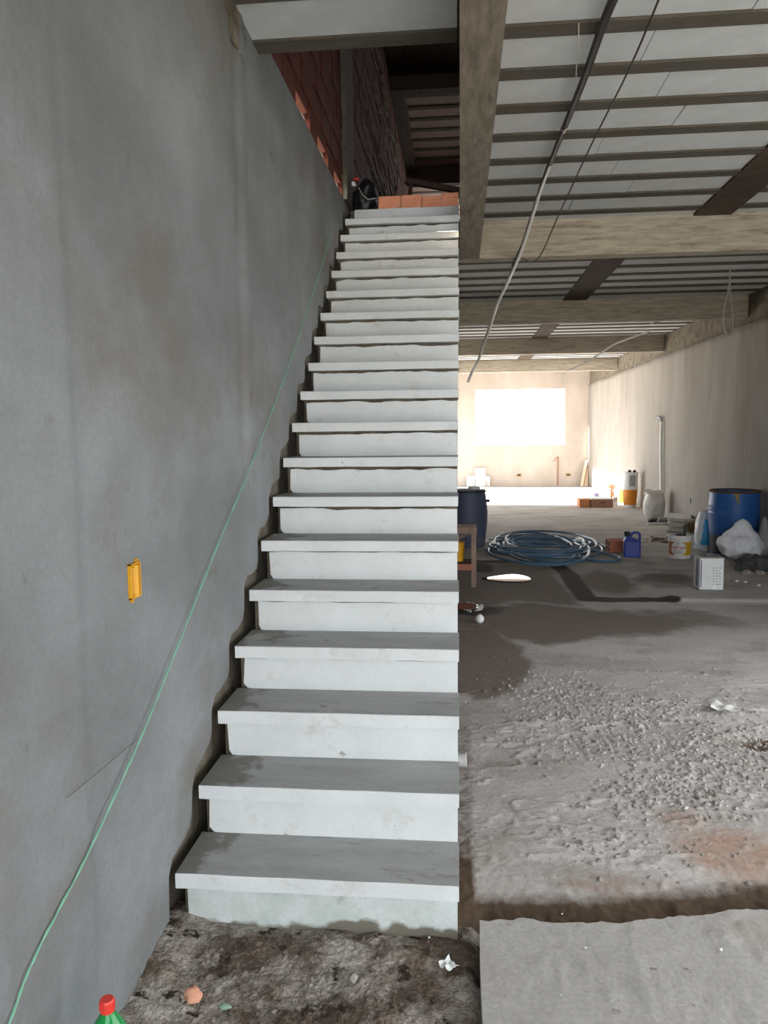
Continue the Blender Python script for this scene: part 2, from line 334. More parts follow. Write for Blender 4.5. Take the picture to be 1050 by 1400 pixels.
# value noise
_T = np.random.RandomState(3).rand(256, 256)
def vn(x, y):
    xi = np.floor(x).astype(int); yi = np.floor(y).astype(int); fx = x-xi; fy = y-yi
    fx = fx*fx*(3-2*fx); fy = fy*fy*(3-2*fy)
    g = lambda a, b: _T[a % 256, b % 256]
    return (g(xi, yi)*(1-fx)+g(xi+1, yi)*fx)*(1-fy)+(g(xi, yi+1)*(1-fx)+g(xi+1, yi+1)*fx)*fy
def fbm(x, y, o=4, g=0.5):
    s = 0; a = 1; t = 0
    for i in range(o):
        s = s+a*vn(x*2**i+17*i, y*2**i+31*i); t += a; a *= g
    return s/t
def sst(a, b, x): t = np.clip((x-a)/(b-a), 0, 1); return t*t*(3-2*t)
def grid_mesh(name, X, Y, Z, mat, attrs=None, flip=False, parent=None, smooth=True, kind=None):
    ny, nx = X.shape
    co = np.stack([X, Y, Z], -1).reshape(-1, 3)
    i = np.arange(ny*nx).reshape(ny, nx)
    q = np.stack([i[:-1, :-1], i[:-1, 1:], i[1:, 1:], i[1:, :-1]], -1).reshape(-1, 4)
    if flip: q = q[:, ::-1]
    me = bpy.data.meshes.new(name)
    me.vertices.add(len(co)); me.vertices.foreach_set('co', co.ravel())
    me.loops.add(q.size); me.loops.foreach_set('vertex_index', q.ravel())
    me.polygons.add(len(q)); me.polygons.foreach_set('loop_start', np.arange(0, q.size, 4)); me.polygons.foreach_set('loop_total', np.full(len(q), 4))
    me.polygons.foreach_set('use_smooth', np.full(len(q), smooth))
    me.materials.append(M[mat]); me.update(calc_edges=True); me.validate()
    for k, a in (attrs or {}).items():
        at = me.attributes.new(k, 'FLOAT', 'POINT'); at.data.foreach_set('value', a.ravel().astype(np.float32))
    o = bpy.data.objects.new(name, me); C.objects.link(o)
    if parent: o.parent = parent
    if kind: o['kind'] = kind
    return o

# ------------------------------------------------------------------ dimensions
RISE, GO, Y1 = 0.19, 0.2477, 2.3768
NST = 18
XL, XR = -0.984, -0.0405                                             # stair flight
WL, WR = -0.997, 3.85                                               # wall faces
ZC = 3.475                                                          # underside of the filler panels
ZB = 3.163                                                          # underside of the beams
YF = 24.28
BE = [(7.055, 7.215), (11.227, 11.387), (15.583, 15.743), (20.064, 20.224)]

# ================================================================== FLOOR
def dseg(x, y, a, b):
    ax, ay = a; bx, by = b; t = np.clip(((x-ax)*(bx-ax)+(y-ay)*(by-ay))/((bx-ax)**2+(by-ay)**2), 0, 1)
    return np.hypot(x-ax-t*(bx-ax), y-ay-t*(by-ay))
def blob(x, y, cx, cy, rx, ry, soft=0.5):
    d = np.hypot((x-cx)/rx, (y-cy)/ry); return 1-sst(1-soft, 1+soft, d)
def slab_edge(x): return 2.43+0.05*np.clip(x, 0, 0.5)+0.22*np.clip(x-0.45, 0, 9)
def rough_mask(x, y):
    m = np.maximum.reduce([blob(x, y, 0.95, 4.3, 0.62, 0.55), blob(x, y, 0.95, 3.5, 0.32, 0.3), blob(x, y, 1.4, 3.9, 0.5, 0.5), blob(x, y, 0.62, 4.85, 0.3, 0.35), 0.5*blob(x, y, 0.6, 3.1, 0.35, 0.25)])
    return m*(0.45+0.9*fbm(x*4, y*4, 3))
def floor_z(x, y):
    z = 0.016*(fbm(x*0.9, y*0.9, 3)-0.5) + 0.004*(fbm(x*6, y*6, 3, 0.5)-0.5)
    near = 1-sst(5.5, 7.5, y)
    z = z*(0.35+0.65*near)
    rm = rough_mask(x, y)
    z = z + rm*(0.011*np.abs(fbm(x*30, y*30, 2, 0.6)-0.5)*2 - 0.003) 
    z = z + near*0.003*(np.maximum(fbm(x*26+50, y*26, 2)-0.66, 0)/0.38)*3
    ridge = 1-np.abs(2*fbm(x*2.2+9, y*4.2, 4, 0.55)-1)
    z = z + near*0.010*np.maximum(ridge-0.93, 0)/0.07*(0.15+0.7*blob(x, y, 1.2, 3.9, 1.2, 1.2))
    so = np.maximum(np.exp(-((y-(slab_edge(x)+0.07))/0.17)**4)*(x > -0.1), (1-sst(-0.01, 0.045, x))*(1-sst(2.8, 4.2, y)))
    z = z + so*(0.024*(fbm(x*18+3, y*18, 4, 0.6)-0.5)+0.010*np.abs(fbm(x*40, y*40, 2)-0.5))
    z = z - 0.035*blob(x, y, 1.62, 4.12, 0.2, 0.10, 0.6)            # broken hollow
    e = slab_edge(x); z = z - 0.075*np.exp(-((y-(e+0.02))/0.16)**2)*sst(-0.12, 0.05, x)*(1-0.45*sst(0.8, 1.2, x))
    z = z + 0.025*sst(7.60, 7.68, y)*sst(1.9, 2.05, x)*(1-sst(10.5, 12.5, y))
    return z
def ax_from(segs):
    out = [segs[0][0]]
    for a, b, d in segs:
        n = max(1, round((b-a)/d)); out += list(a+(b-a)*(np.arange(1, n+1)/n))
    return np.array(out)
fx = ax_from([(-1.06, -0.12, 0.06), (-0.12, 1.9, 0.010), (1.9, 3.9, 0.03)])
fy = ax_from([(2.42, 3.6, 0.0085), (3.6, 5.4, 0.012), (5.4, 8.5, 0.025), (8.5, 13, 0.06), (13, 24.6, 0.2)])
X, Y = np.meshgrid(fx, fy)
X0, Y0 = X, Y; wx_ = fbm(X*1.6+5, Y*1.1, 4, 0.6)-0.5; wy_ = fbm(X*1.6+45, Y*1.1+9, 4, 0.6)-0.5
X, Y = X0+0.35*wx_*(Y0 > 4.5), Y0+0.8*wy_*(Y0 > 4.5)+0.2*wy_*(Y0 <= 4.5)
poly = [(-0.1, 9.93), (1.12, 9.95), (1.22, 9.1), (1.2, 7.72), (2.0, 7.7)]
dp = np.minimum.reduce([dseg(X0+0.1*wx_, Y0+0.25*wy_, poly[i], poly[i+1]) for i in range(4)])
wet = np.maximum.reduce([1-sst(0.05, 0.16, dp), 0.95*blob(X, Y, 0.15, 9.5, 0.2, 0.4), 0.75*blob(X, Y, 0.1, 7.25, 0.28, 0.28)])
damp = np.maximum.reduce([0.8*(X < 1.25)*(1-sst(1.0, 1.25, X))*sst(7.2, 7.6, Y)*(1-sst(9.7, 10.0, Y)), 0.95*blob(X, Y, 0.7, 6.75, 1.35, 0.62, 0.35), blob(X, Y, 0.05, 5.5, 0.40, 0.85, 0.25),
                          0.85*blob(X, Y, 1.55, 8.7, 0.32, 0.75), 0.6*blob(X, Y, 2.0, 6.9, 0.5, 0.4), 0.8*blob(X, Y, 2.2, 8.7, 0.35, 0.5)])
X, Y = X0, Y0
soil = np.maximum.reduce([np.exp(-((Y-(slab_edge(X)+0.07))/0.17)**4)*sst(-0.05, 0.02, X), (1-sst(-0.01, 0.045, X))*(1-sst(2.6, 3.4, Y)), 0.45*(1-sst(0.0, 0.06, X))*(1-sst(4.0, 5.0, Y)), 0.9*blob(X, Y, 1.62, 4.12, 0.2, 0.1)])
red = 0.62*np.maximum.reduce([0.95*blob(X, Y, 1.02, 3.0, 0.26, 0.22, 0.6), 0.7*blob(X, Y, 0.9, 3.25, 0.15, 0.15, 0.7), 0.55*blob(X, Y, 0.55, 2.75, 0.3, 0.12, 0.6)])
pale = np.maximum.reduce([0.85*np.exp(-((Y-7.58)/0.09)**4)*sst(1.95, 2.1, X), 0.6*blob(X, Y, 0.9, 7.3, 0.25, 0.05), 0.5*blob(X, Y, 1.1, 8.6, 0.2, 0.08)])
floor = grid_mesh('floor', X, Y, floor_z(X, Y), 'floor', dict(wet=wet, damp=damp, soil=soil, red=red, pale=pale), kind='structure')
# soil strip in front of the stairs
gx = ax_from([(-1.06, 0.1, 0.009)]); gy = ax_from([(-2.3, 1.2, 0.1), (1.2, 2.5, 0.009)])
X, Y = np.meshgrid(gx, gy)
Z = 0.03*(fbm(X*3, Y*3, 3)-0.5)+0.030*(fbm(X*16, Y*16, 4, 0.6)-0.5)+0.012*np.abs(fbm(X*30, Y*30, 2)-0.5) - 0.03*sst(-0.02, 0.04, X) - 0.02*sst(2.36, 2.5, Y) + 0.035*(1-sst(-0.99, -0.8, X))
ground = grid_mesh('ground', X, Y, Z, 'soil', kind='structure')
# raised smooth slab
sx = ax_from([(0.0, 1.6, 0.016), (1.6, 3.86, 0.06)]); sv = np.concatenate([[0, 0.0001], ax_from([(0.004, 1.0, 0.012)])**1.5])
rag = 0.035*(fbm(sx*7+3, sx*0+4, 4, 0.6)-0.5)+0.02*(fbm(sx*30, sx*0+2, 3, 0.6)-0.5)
SX, SV = np.meshgrid(sx, sv)
ye = slab_edge(SX)+rag[None, :]*1.0
SY = ye - SV*(ye+2.3)
SZ = 0.045+0.008*(fbm(SX*1.5, SY*1.5, 3)-0.5)+0.006*(fbm(SX*9, SY*9, 4, 0.6)-0.5)+0.012*np.maximum(fbm(SX*34+8, SY*34, 3)-0.5, 0)/0.4*np.maximum.reduce([blob(SX, SY, 0.3, 2.2, 0.2, 0.08, 0.7), blob(SX, SY, 0.45, 2.1, 0.15, 0.1, 0.7), blob(SX, SY, 0.9, 2.4, 0.2, 0.12, 0.7), blob(SX, SY, 0.75, 2.05, 0.25, 0.1, 0.7), 0.3*blob(SX, SY, 0.5, 2.3, 0.5, 0.2, 0.7)])
SX = SX+0.022+0.008*(SX < 0.001)*(fbm(SY*5, SY*0+2, 3)-0.5)
SZ[0, :] = -0.11
SX2 = np.concatenate([SX[:, :1], SX], 1); SY2 = np.concatenate([SY[:, :1], SY], 1); SZ2 = np.concatenate([SZ[:, :1]*0-0.11, SZ], 1)
slab = grid_mesh('floor_slab', SX2, SY2, SZ2, 'slab', flip=True, smooth=True, kind='structure')
slab.data.set_sharp_from_angle(angle=0.6)
og = MB().box(-60, 60, -60, 90, -0.5, -0.16); og.build('outside_ground', 'outside', kind='structure')

# ================================================================== STAIRS
stair = thing('staircase', 'straight flight of eighteen white fronted steps climbing along the grey left wall', 'staircase', (0, 0, 0))
prof = [(Y1+0.052, -0.05)]
for i in range(NST):
    z = RISE*(i+1)-0.049; prof.append((Y1+i*GO+0.052, z)); prof.append((Y1+(i+1)*GO+0.052, z))
prof[-1] = (6.83, prof[-1][1]); prof.append((6.83, 3.545)); prof.append((7.05, 3.545)); prof.append((7.05, 3.20)); prof.append((6.62, 3.10)); prof.append((Y1+0.45, -0.05))
mb = MB(); n = len(prof)
mb.add([(XL+0.012, y, z) for y, z in prof]+[(XR-0.012, y, z) for y, z in prof], [tuple(range(n)), tuple(range(2*n-1, n-1, -1))]+[(i, i+n, (i+1) % n+n, (i+1) % n) for i in range(n)])
mb.build('flight', 'mortar', stair)
NRX = [627.6, 628, 627.5, 627, 626.6, 625.6, 625.2, 625.2, 625.6, 626, 626.6, 627, 627.3, 627, 626.6, 626.4, 626.2, 627]
for i in range(NST):
    y0 = Y1+i*GO; z1 = RISE*(i+1); xr = min(XR-0.002, XR-0.003 + (NRX[i]-627)*y0/1062*0.7)
    t = MB(); x0 = XL+rnd.uniform(-0.004, 0.004)
    ns = 14; vs = []
    for k in range(ns+1):
        x = x0+(xr-x0)*k/ns; w = 0.0015*math.sin(k*1.3+i*2.1)
        vs += [(x, y0+w, z1-0.05+rnd.uniform(-0.001, 0.001)), (x, y0+w, z1-0.003), (x, y0+0.004+w, z1), (x, y0+GO+0.03, z1), (x, y0+GO+0.03, z1-0.05)]
    fs = []; ms = []
    for k in range(ns):
        a = k*5
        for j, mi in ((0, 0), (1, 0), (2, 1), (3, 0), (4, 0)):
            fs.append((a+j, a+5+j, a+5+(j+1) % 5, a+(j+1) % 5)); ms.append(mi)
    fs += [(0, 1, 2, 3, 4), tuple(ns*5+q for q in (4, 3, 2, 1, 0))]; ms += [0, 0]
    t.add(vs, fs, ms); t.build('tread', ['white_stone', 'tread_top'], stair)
    # riser plate with a ragged mortar gap under the tread
    r = MB(); zb = RISE*i-(0.02 if i == 0 else 0.0); gap = 0.003 if i < 3 else (0.008 if i < 6 else 0.016)
    ns = 46; vs = []; xa = XL+0.024; xb = XR-0.005+(xr-XR)
    for k in range(ns+1):
        u = k/ns; x = xa+(xb-xa)*u
        up = z1-0.05-gap*(0.3+1.4*float(fbm(np.array(u*9.0+i*5), np.array(i*1.7), 3)))
        lo = zb
        if u < 0.03 and i > 0 : lo = zb+0.02*(1-u/0.03)**2
        if i == 0: lo = zb
        vs += [(x, y0+0.03, lo), (x, y0+0.03, up), (x, y0+0.054, up), (x, y0+0.054, lo)]
    jl = [0.012*float(fbm(np.array(j*1.3+i), np.array(2.0), 2)) for j in range(4)]
    fs = []
    for k in range(ns):
        a = k*4
        for j in range(4): fs.append((a+j, a+4+j, a+4+(j+1) % 4, a+(j+1) % 4))
    fs += [(0, 1, 2, 3), tuple(ns*4+q for q in (3, 2, 1, 0))]
    vs[0] = (vs[0][0]+jl[0], *vs[0][1:]); vs[1] = (vs[1][0]+jl[1], *vs[1][1:])
    r.add(vs, fs); r.build('riser', 'riser_low' if i == 0 else 'white_stone', stair)
# last riser up to the landing
r = MB(); vs = []
for k in range(31):
    u = k/30; x = XL+0.05+(XR-XL-0.055)*u; vs += [(x, 6.81, 3.42), (x, 6.81, 3.545+0.012*float(fbm(np.array(u*7), np.array(9.0), 3))), (x, 6.84, 3.55), (x, 6.84, 3.42)]
fs = [(k*4+j, k*4+4+j, k*4+4+(j+1) % 4, k*4+(j+1) % 4) for k in range(30) for j in range(4)]+[(0, 1, 2, 3), (123, 122, 121, 120)]
r.add(vs, fs); r.build('riser', 'white_stone', stair)

# ================================================================== LEFT WALL
w = MB(); w.box(-1.20, -1.03, -2.2, 12.0, -0.3, 3.58); w.box(-1.20, -1.03, 23.8, 24.5, -0.3, 3.58); w.box(-1.20, -1.03, 12.0, 23.8, 2.8, 3.58); w.box(-1.20, -1.03, 17.7, 18.1, -0.3, 2.8); w.box(-1.20, -1.03, 12.0, 14.6, -0.3, 2.8)  # the opening nearer the stairs is unseen, added to let in more skylight
MB().box(-9.2, -1.2, 11.0, 18.3, 2.95, 3.05).build('added_sun_blocker', 'plaster', kind='structure')  # unseen slab added to keep direct sun out of the nearer side opening
wall_left = w.build('wall_left', 'rough_dark', kind='structure')
Yc = list(np.arange(-2.2, 0.8, 0.1)) + list(np.arange(0.8, 2.34, 0.012))
bnd = []                                                            # plaster edge that steps up beside the flight
for i in range(NST):
    y0 = Y1+i*GO; z1 = RISE*(i+1); j = lambda s=0.012: rnd.uniform(-s, s)
    up = 0.03*(i/NST)
    bnd += [(y0-0.040+j(0.006), z1-0.085+j()+up*0.3), (y0-0.030+j(0.006), z1+0.012+j()), (y0+0.015+j(0.008), z1+0.05+j(0.014)), (y0+0.10+j(0.01), z1+0.062+j()), (y0+0.185, z1+0.078+j(0.014))]
bnd = [(2.34, 0.0), (2.338, 0.02)] + bnd
by = [2.3335]+[b[0] for b in bnd]+[6.85, 6.95]; bz = [-0.1, -0.02]+[b[1] for b in bnd[1:]]+[3.50, 3.56]
ya = np.array(by); za = np.array(bz); order = np.argsort(ya); ya = ya[order]; za = za[order]
dense = np.unique(np.concatenate([np.array(Yc), ya, np.arange(2.345, 6.95, 0.018)])); dense = dense[dense <= 6.95]
zb_ = np.interp(dense, ya, za); zb_[dense < 2.333] = -0.1
zb_ = zb_ + 0.006*(fbm(dense*22, dense*0+1, 3)-0.5)*(dense > 2.34)
nr = 70
V = (np.arange(nr+1)/nr)
YY, VV = np.meshgrid(dense, V)
zt = 3.585
ZZ = zb_[None, :]+(zt-zb_[None, :])*VV
def wall_x(y, z):
    x = WL + 0.0*y
    e1 = 1.83+0.03*(fbm(z*1.3, z*0, 3)-0.5)+0.012*np.sin(z*1.2)
    x = x + 0.010*(1-sst(e1-0.03, e1+0.05, y))*(0.6+0.6*fbm(z*2, z*0+1, 2))
    e2 = 3.5+0.04*(z-1.5)*0.3+0.05*(fbm(z*1.1, z*0+5, 3)-0.5)
    x = x + sst(1.2, 1.8, z)*(0.010*np.exp(-((y-e2)/0.05)**2) - 0.008*np.exp(-((y-e2+0.09)/0.05)**2))
    x = x + 0.006*(fbm(y*1.2, z*0.8, 3)-0.5)+0.003*(fbm(y*7, z*5, 3)-0.5)
    x = x + (1-sst(1.6, 2.0, y))*0.006*(fbm(y*40, z*40, 2)-0.5)*(0.4+fbm(y*3, z*3, 2))
    return np.minimum(x, XL-0.004+0.02*(y < 2.3))
XX = wall_x(YY, ZZ)
XX = np.concatenate([np.full((1, XX.shape[1]), -1.035), XX, np.full((1, XX.shape[1]), -1.035)], 0)
YY = np.concatenate([YY[:1], YY, YY[-1:]], 0); ZZ = np.concatenate([ZZ[:1], ZZ, ZZ[-1:]], 0)
pl = grid_mesh('plaster', XX, YY, ZZ, 'plaster', parent=wall_left, flip=False)
pl.data.set_sharp_from_angle(angle=0.9)
# bare patch below the ceiling where the plaster has broken away
lump('bare_patch', (WL+0.002, 3.26, 3.40), (0.010, 0.30, 0.10), 'mortar_edge', wall_left, seed=4, amp=0.5, freq=2.6, sub=4, fine=0.15)
lump('bare_patch', (WL+0.002, 3.42, 3.31), (0.009, 0.05, 0.12), 'mortar_edge', wall_left, seed=5, amp=0.5, freq=2.6, sub=4, fine=0.15)
lump('mortar_lump', (WL, 3.52, 3.30), (0.02, 0.05, 0.14), 'plaster', wall_left, seed=8, amp=0.4, sub=3)

# ================================================================== RIGHT WALL
w = MB(); w.box(3.875, 4.05, 5.2, 24.5, -0.3, 3.6); w.box(3.875, 4.05, -2.2, 0.2, -0.3, 3.6); w.box(3.875, 4.05, 0.2, 5.2, 2.9, 3.6)  # opening near the front is unseen, added to let in fill light
wall_right = w.build('wall_right', 'mortar_edge', kind='structure')
dy = np.concatenate([np.arange(5.2, 6, 0.2), np.arange(6, 24.3, 0.035)])
zt_ = 3.08+0.05*(fbm(dy*2.2, dy*0+3, 4, 0.6)-0.5)+0.03*(fbm(dy*9, dy*0+7, 3)-0.5)
VV = (np.arange(31)/30)[:, None]
YY = np.repeat(dy[None, :], 31, 0); ZZ = -0.1+(zt_[None, :]+0.1)*VV
XX = WR + 0.008*(fbm(YY*1.0, ZZ*0.8, 3)-0.5) - 0.012*(1-sst(10.9, 10.95, YY))
XX = np.concatenate([XX, np.full((1, XX.shape[1]), 3.876)], 0); YY = np.concatenate([YY, YY[-1:]], 0); ZZ = np.concatenate([ZZ, ZZ[-1:]], 0)
grid_mesh('plaster', XX, YY, ZZ, 'plaster_right', parent=wall_right, flip=True)

# ================================================================== BACK WALL with window opening
w = MB(); wx0, wx1, wz0, wz1 = 0.44, 3.15, 1.24, 2.96
w.box(-1.2, wx0, YF, YF+0.16, -0.3, 3.6); w.box(wx1, 4.05, YF, YF+0.16, -0.3, 3.6); w.box(wx0, wx1, YF, YF+0.16, -0.3, wz0); w.box(wx0, wx1, YF, YF+0.16, wz1, 3.6)
w.build('wall_back', 'plaster_back', kind='structure')
w = MB(); w.box(wx0, wx1, YF-0.012, YF+0.17, wz0-0.02, wz0+0.012)
w.build('window_1', 'plaster_back', kind='structure')
# front of the ground floor: side returns and lintel around the wide street opening
w = MB(); w.box(-1.2, 4.05, -2.35, -2.2, 3.3, 6.6)
w.box(-1.2, 4.05, -2.35, -2.2, 3.3, 3.6)
wall_front = MB().box(-1.2, 4.05, -2.35, -2.2, 2.95, 4.0).box(-1.2, 4.05, -2.35, -2.2, 6.3, 6.6).box(-1.2, -0.6, -2.35, -2.2, 4.0, 6.3).box(3.4, 4.05, -2.35, -2.2, 4.0, 6.3).build('wall_front', 'plaster', kind='structure')

# ================================================================== CEILING: topping slab, joists and foam filler panels
w = MB(); w.box(-0.0379, 4.05, -2.35, 24.5, 3.50, 3.6); w.box(-1.03, -0.045, -2.35, 3.72, 3.50, 3.6); w.box(-1.2, -0.045, 7.06, 24.5, 3.50, 3.6)
ceiling = w.build('ceiling', 'joist', kind='structure')
PITCH, JW = 0.4335, 0.115
cache = {}
def panel(lx, ly, x, y, z, par, th=0.03, mat='eps'):
    key = (round(lx, 3), round(ly, 3), mat, th)
    if key not in cache:
        o = MB().box(0, lx, 0, ly, 0, th).build('filler_panel', mat, par, bevel=0.004); cache[key] = o
    else: o = share(cache[key], parent=par)
    o.location = (x, y, z+rnd.uniform(-0.002, 0.002))
    return o
def joist(lx, x, y, z, par, w=JW, mat='joist'):
    key = ('j', round(lx, 3), round(w, 3), mat)
    if key not in cache:
        o = MB().box(0, lx, 0, w, 0, 0.045).build('joist', mat, par, bevel=0.004); cache[key] = o
    else: o = share(cache[key], parent=par)
    o.location = (x, y, z)
    return o
def bay(y0, y1, first, x0, x1, rib, par, z=ZC, split=4, mat='eps', ribmat='brown_rib', jmat='joist'):
    segs = []
    xs = [x0] + ([rib[0], rib[1]] if rib else []) + [x1]
    parts = [(x0, rib[0]), (rib[1], x1)] if rib else [(x0, x1)]
    y = first
    js = []
    while y < y1-0.02: js.append(y); y += PITCH
    for jy in js: joist(x1-x0, x0, jy, z-0.012, par, min(JW, y1-jy), jmat)
    edges = [y0-JW] + js
    for k, jy in enumerate([None]+js):
        a = y0 if jy is None else jy+JW
        b = (js[k] if k < len(js) else y1)
        if b-a < 0.03: continue
        a = round(a, 3); b = round(b, 3)
        for (p, q) in parts:
            m = max(1, round((q-p)/split)) if split else 1
            for s in range(m):
                sh = (0.0, 0.22, -0.2)[k % 3]*(q-p)/m if m > 1 else 0
                u = p+(q-p)*s/m+(sh if s else 0); v = p+(q-p)*(s+1)/m+(sh if s < m-1 else 0)
                panel(v-u-0.002, b-a, u+0.001+(0.0 if s == 0 else 0.0), a, z, par, mat=mat)
    if rib:
        MB().box(rib[0], rib[1], y0, y1, z-0.016, z+0.02).build('cross_rib', ribmat, par)
f1 = 3.745-PITCH*13
bay(-2.2, BE[0][0], f1, 0.135, 3.86, (1.94, 2.25), ceiling, split=0.95)
bay(-2.2, 3.745, f1, -1.02, -0.047, None, ceiling, split=1.2)
joist(0.97, -1.02, 3.745, ZC-0.012, ceiling, 0.115)
bay(BE[0][1], BE[1][0], BE[0][1]+0.10, -1.0, 3.87, (1.39, 1.71), ceiling, split=2.6)
bay(BE[1][1], BE[2][0], BE[1][1]+0.30, -1.0, 3.87, (1.36, 1.64), ceiling, split=2.6)
bay(BE[2][1], BE[3][0], BE[2][1]+0.30, -1.0, 3.87, (1.40, 1.72), ceiling, split=2.6)
bay(BE[3][1], YF, BE[3][1]+0.30, -1.0, 3.87, None, ceiling, split=5)
# beams
def tagbeam(o): o['kind'] = 'structure'; return o
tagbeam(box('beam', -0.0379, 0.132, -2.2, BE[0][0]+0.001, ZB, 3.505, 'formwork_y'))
for k, (a, b) in enumerate(BE):
    o = box('beam', -1.03 if k else -0.047, 3.87 if k else 3.88, a, b, ZB, 3.505, 'formwork', bevel=0.006); tagbeam(o)

# ================================================================== UPPER FLOOR seen through the stairwell
# brick wall above the plaster: near bricks singly, joint mortar behind, small open gaps at the foot
up = MB()
gaps = [(4.747, 5.195), (5.443, 5.891), (6.139, 6.59)]
ys = [-2.2]+[g for ab in gaps for g in ab]+[17.5]
for k in range(0, len(ys)-1, 2): up.box(-1.05, -1.035, ys[k], ys[k+1], 3.58, 3.675)
for k, (a, b) in enumerate(gaps): pass
up.box(-1.05, -1.035, -2.2, 17.5, 3.675, 6.6)
wall_up = up.build('wall_left_upper', 'brick_joint', kind='structure')
bl, bh, jt = 0.33, 0.165, 0.018
base = [MB().box(0, 0.05, 0, bl, 0, bh).build('brick', 'red_brick', wall_up, bevel=0.006)]
first = True
for row in range(11):
    z = 3.59+row*(bh+jt); off = 0.0 if row % 2 else 0.17
    for c in range(-1, 9):
        y = 3.55+off+c*(bl+jt)
        if y > 6.55: continue
        if row == 0 and any(abs(y-b+0.083) < 0.02 for a, b in gaps):    # broken brick after an open gap
            o = share(base[0], parent=wall_up); o.location = (-1.052, y+0.0825, z); o.scale = (1, 0.75, 1); continue
        if row == 0 and any(abs(y-a-0.018) < 0.02 for a, b in gaps):    # half-height brick over the gap
            o = share(base[0], parent=wall_up); o.location = (-1.052, y, z+0.085); o.scale = (1, 1, 0.48); continue
        o = base[0] if first else share(base[0], parent=wall_up); first = False
        o.location = (-1.052+rnd.uniform(-0.004, 0.006), y, z); o.rotation_euler = (rnd.uniform(-.006, .006), 0, rnd.uniform(-.008, .008))
fb = MB()                                                           # further bricks, too fine to pick apart
for row in range(16):
    z = 3.59+row*(bh+jt); off = 0.0 if row % 2 else 0.17
    for c in range(0, 26):
        y = 7.10+off+c*(bl+jt)
        if y+bl > 15.4: continue
        x = rnd.uniform(-0.004, 0.006); fb.box(-1.052+x, -1.0+x, y, y+bl, z, z+bh)
    if row >= 11:
        for c in range(-1, 9): fb.box(-1.052, -1.0, 3.55+off+c*(bl+jt), 3.55+off+c*(bl+jt)+bl, z, z+bh)
fb.build('brick_courses', 'red_brick', wall_up, kind='stuff')
# smears of mortar squeezed from the courses
sm = MB()
for k in range(26):
    z = 4.2+rnd.random()*1.9; y = 8.2+rnd.random()*3.0; ln = 0.8+rnd.random()*2.0
    pts = [(-0.99+0.004*math.sin(q*3+k), y+ln*q/7, z+0.10*(q/7)*rnd.uniform(-1, 1)+0.02*math.sin(q*2.0+k)) for q in range(8)]
    sm.tube(pts, 0.013, 5)
sm.build('mortar_smears', 'brick_joint', wall_up, kind='stuff')
box('column', -1.06, -0.965, 6.60, 7.06, 3.58, 6.6, 'joist', kind='structure')
w = MB(); w.box(-1.2, 4.05, 3.0, BE[1][0], 6.55, 6.7); w.box(-1.2, 4.05, -2.35, 3.0, 6.55, 6.7)
w.build('ceiling_upper_front', 'dark_wood_and_shade', kind='structure')  # near upper ceiling is unlit; that shade is put into its dark colour
w = MB(); w.box(-1.2, 4.05, BE[1][0], 24.5, 6.55, 6.7)
cu = w.build('ceiling_upper', 'joist', kind='structure')
bay(BE[1][1], 14.70, BE[1][1]+0.30, -1.0, 3.87, None, cu, z=6.50, split=5, mat='eps_up')
bay(14.86, 24.4, 14.95, -1.0, 3.87, None, cu, z=6.50, split=5, mat='eps_up')
tagbeam(box('beam', -1.03, 3.88, BE[1][0], BE[1][1], 6.36, 6.56, 'dark_wood_and_shade'))
tagbeam(box('beam', -1.03, 3.88, 14.70, 14.86, 6.17, 6.56, 'dark_wood_and_shade'))
tagbeam(box('beam', -1.03, -0.82, 11.387, 14.70, 6.36, 6.56, 'dark_wood_and_shade'))
w = MB(); w.box(3.9, 4.05, -2.35, 17.5, 3.6, 6.6)
w.build('wall_right_upper', 'red_brick', kind='structure')
MB().box(-1.2, -1.03, 17.5, 24.5, 3.58, 4.4).build('parapet', 'plaster_back', kind='structure')

# row of orange bricks on the landing edge
lz = 3.556
kb = None
pos = [(-0.715, 0.20, 0.125), (-0.505, 0.145, 0.12), (-0.355, 0.19, 0.12), (-0.16, 0.115, 0.118)]
xs = [(-0.735, -0.545), (-0.54, -0.365), (-0.36, -0.20), (-0.195, -0.05)]
for k, (a, b) in enumerate(xs):
    h = [0.122, 0.126, 0.112, 0.132][k]
    m = MB(); m.box(0, b-a, 0, 0.14, 0, h)
    for q in range(3):                                              # shallow grooves of the hollow block
        m.box(0.004, b-a-0.004, -0.004, 0.0, h*(0.12+0.28*q), h*(0.12+0.28*q)+h*0.19)
    o = m.build('brick', 'orange_brick', bevel=0.005); o.location = (a, 6.90+rnd.uniform(-.006, .006), lz)
    tag(o, ['leftmost orange clay block of the row on the stair landing', 'second from left orange clay block on the stair landing', 'third from left orange clay block on the landing, lowest of the row', 'rightmost orange clay block on the landing, against the concrete beam'][k], 'brick', 'orange clay blocks on the landing')
bb = thing('rubbish_bag', 'black crumpled bag with pale cord on top landing beside orange clay blocks', 'bag', (-0.87, 6.98, lz))
lump('bag_body', (0, 0, 0.10), (0.11, 0.12, 0.125), 'black_film', bb, seed=3, amp=0.3, flat=0.8, lobes=[((0.3, -0.2, 1), 0.5, 0.15)])
MB().tube([(-0.03, -0.125, 0.19), (0.0, -0.14, 0.13), (0.05, -0.145, 0.085), (0.10, -0.14, 0.09), (0.12, -0.12, 0.10)], 0.004, 6).build('cord', 'grey_wire', bb, smooth=True)
o = lump('red_cloth', (-0.955, 6.95, lz+0.285), (0.03, 0.03, 0.03), 'red', seed=5, amp=0.5, sub=3); tag(o, 'small scrap of red cloth on top of the black bag on the landing', 'cloth')
o.location = (0.02, 0, -0.01)
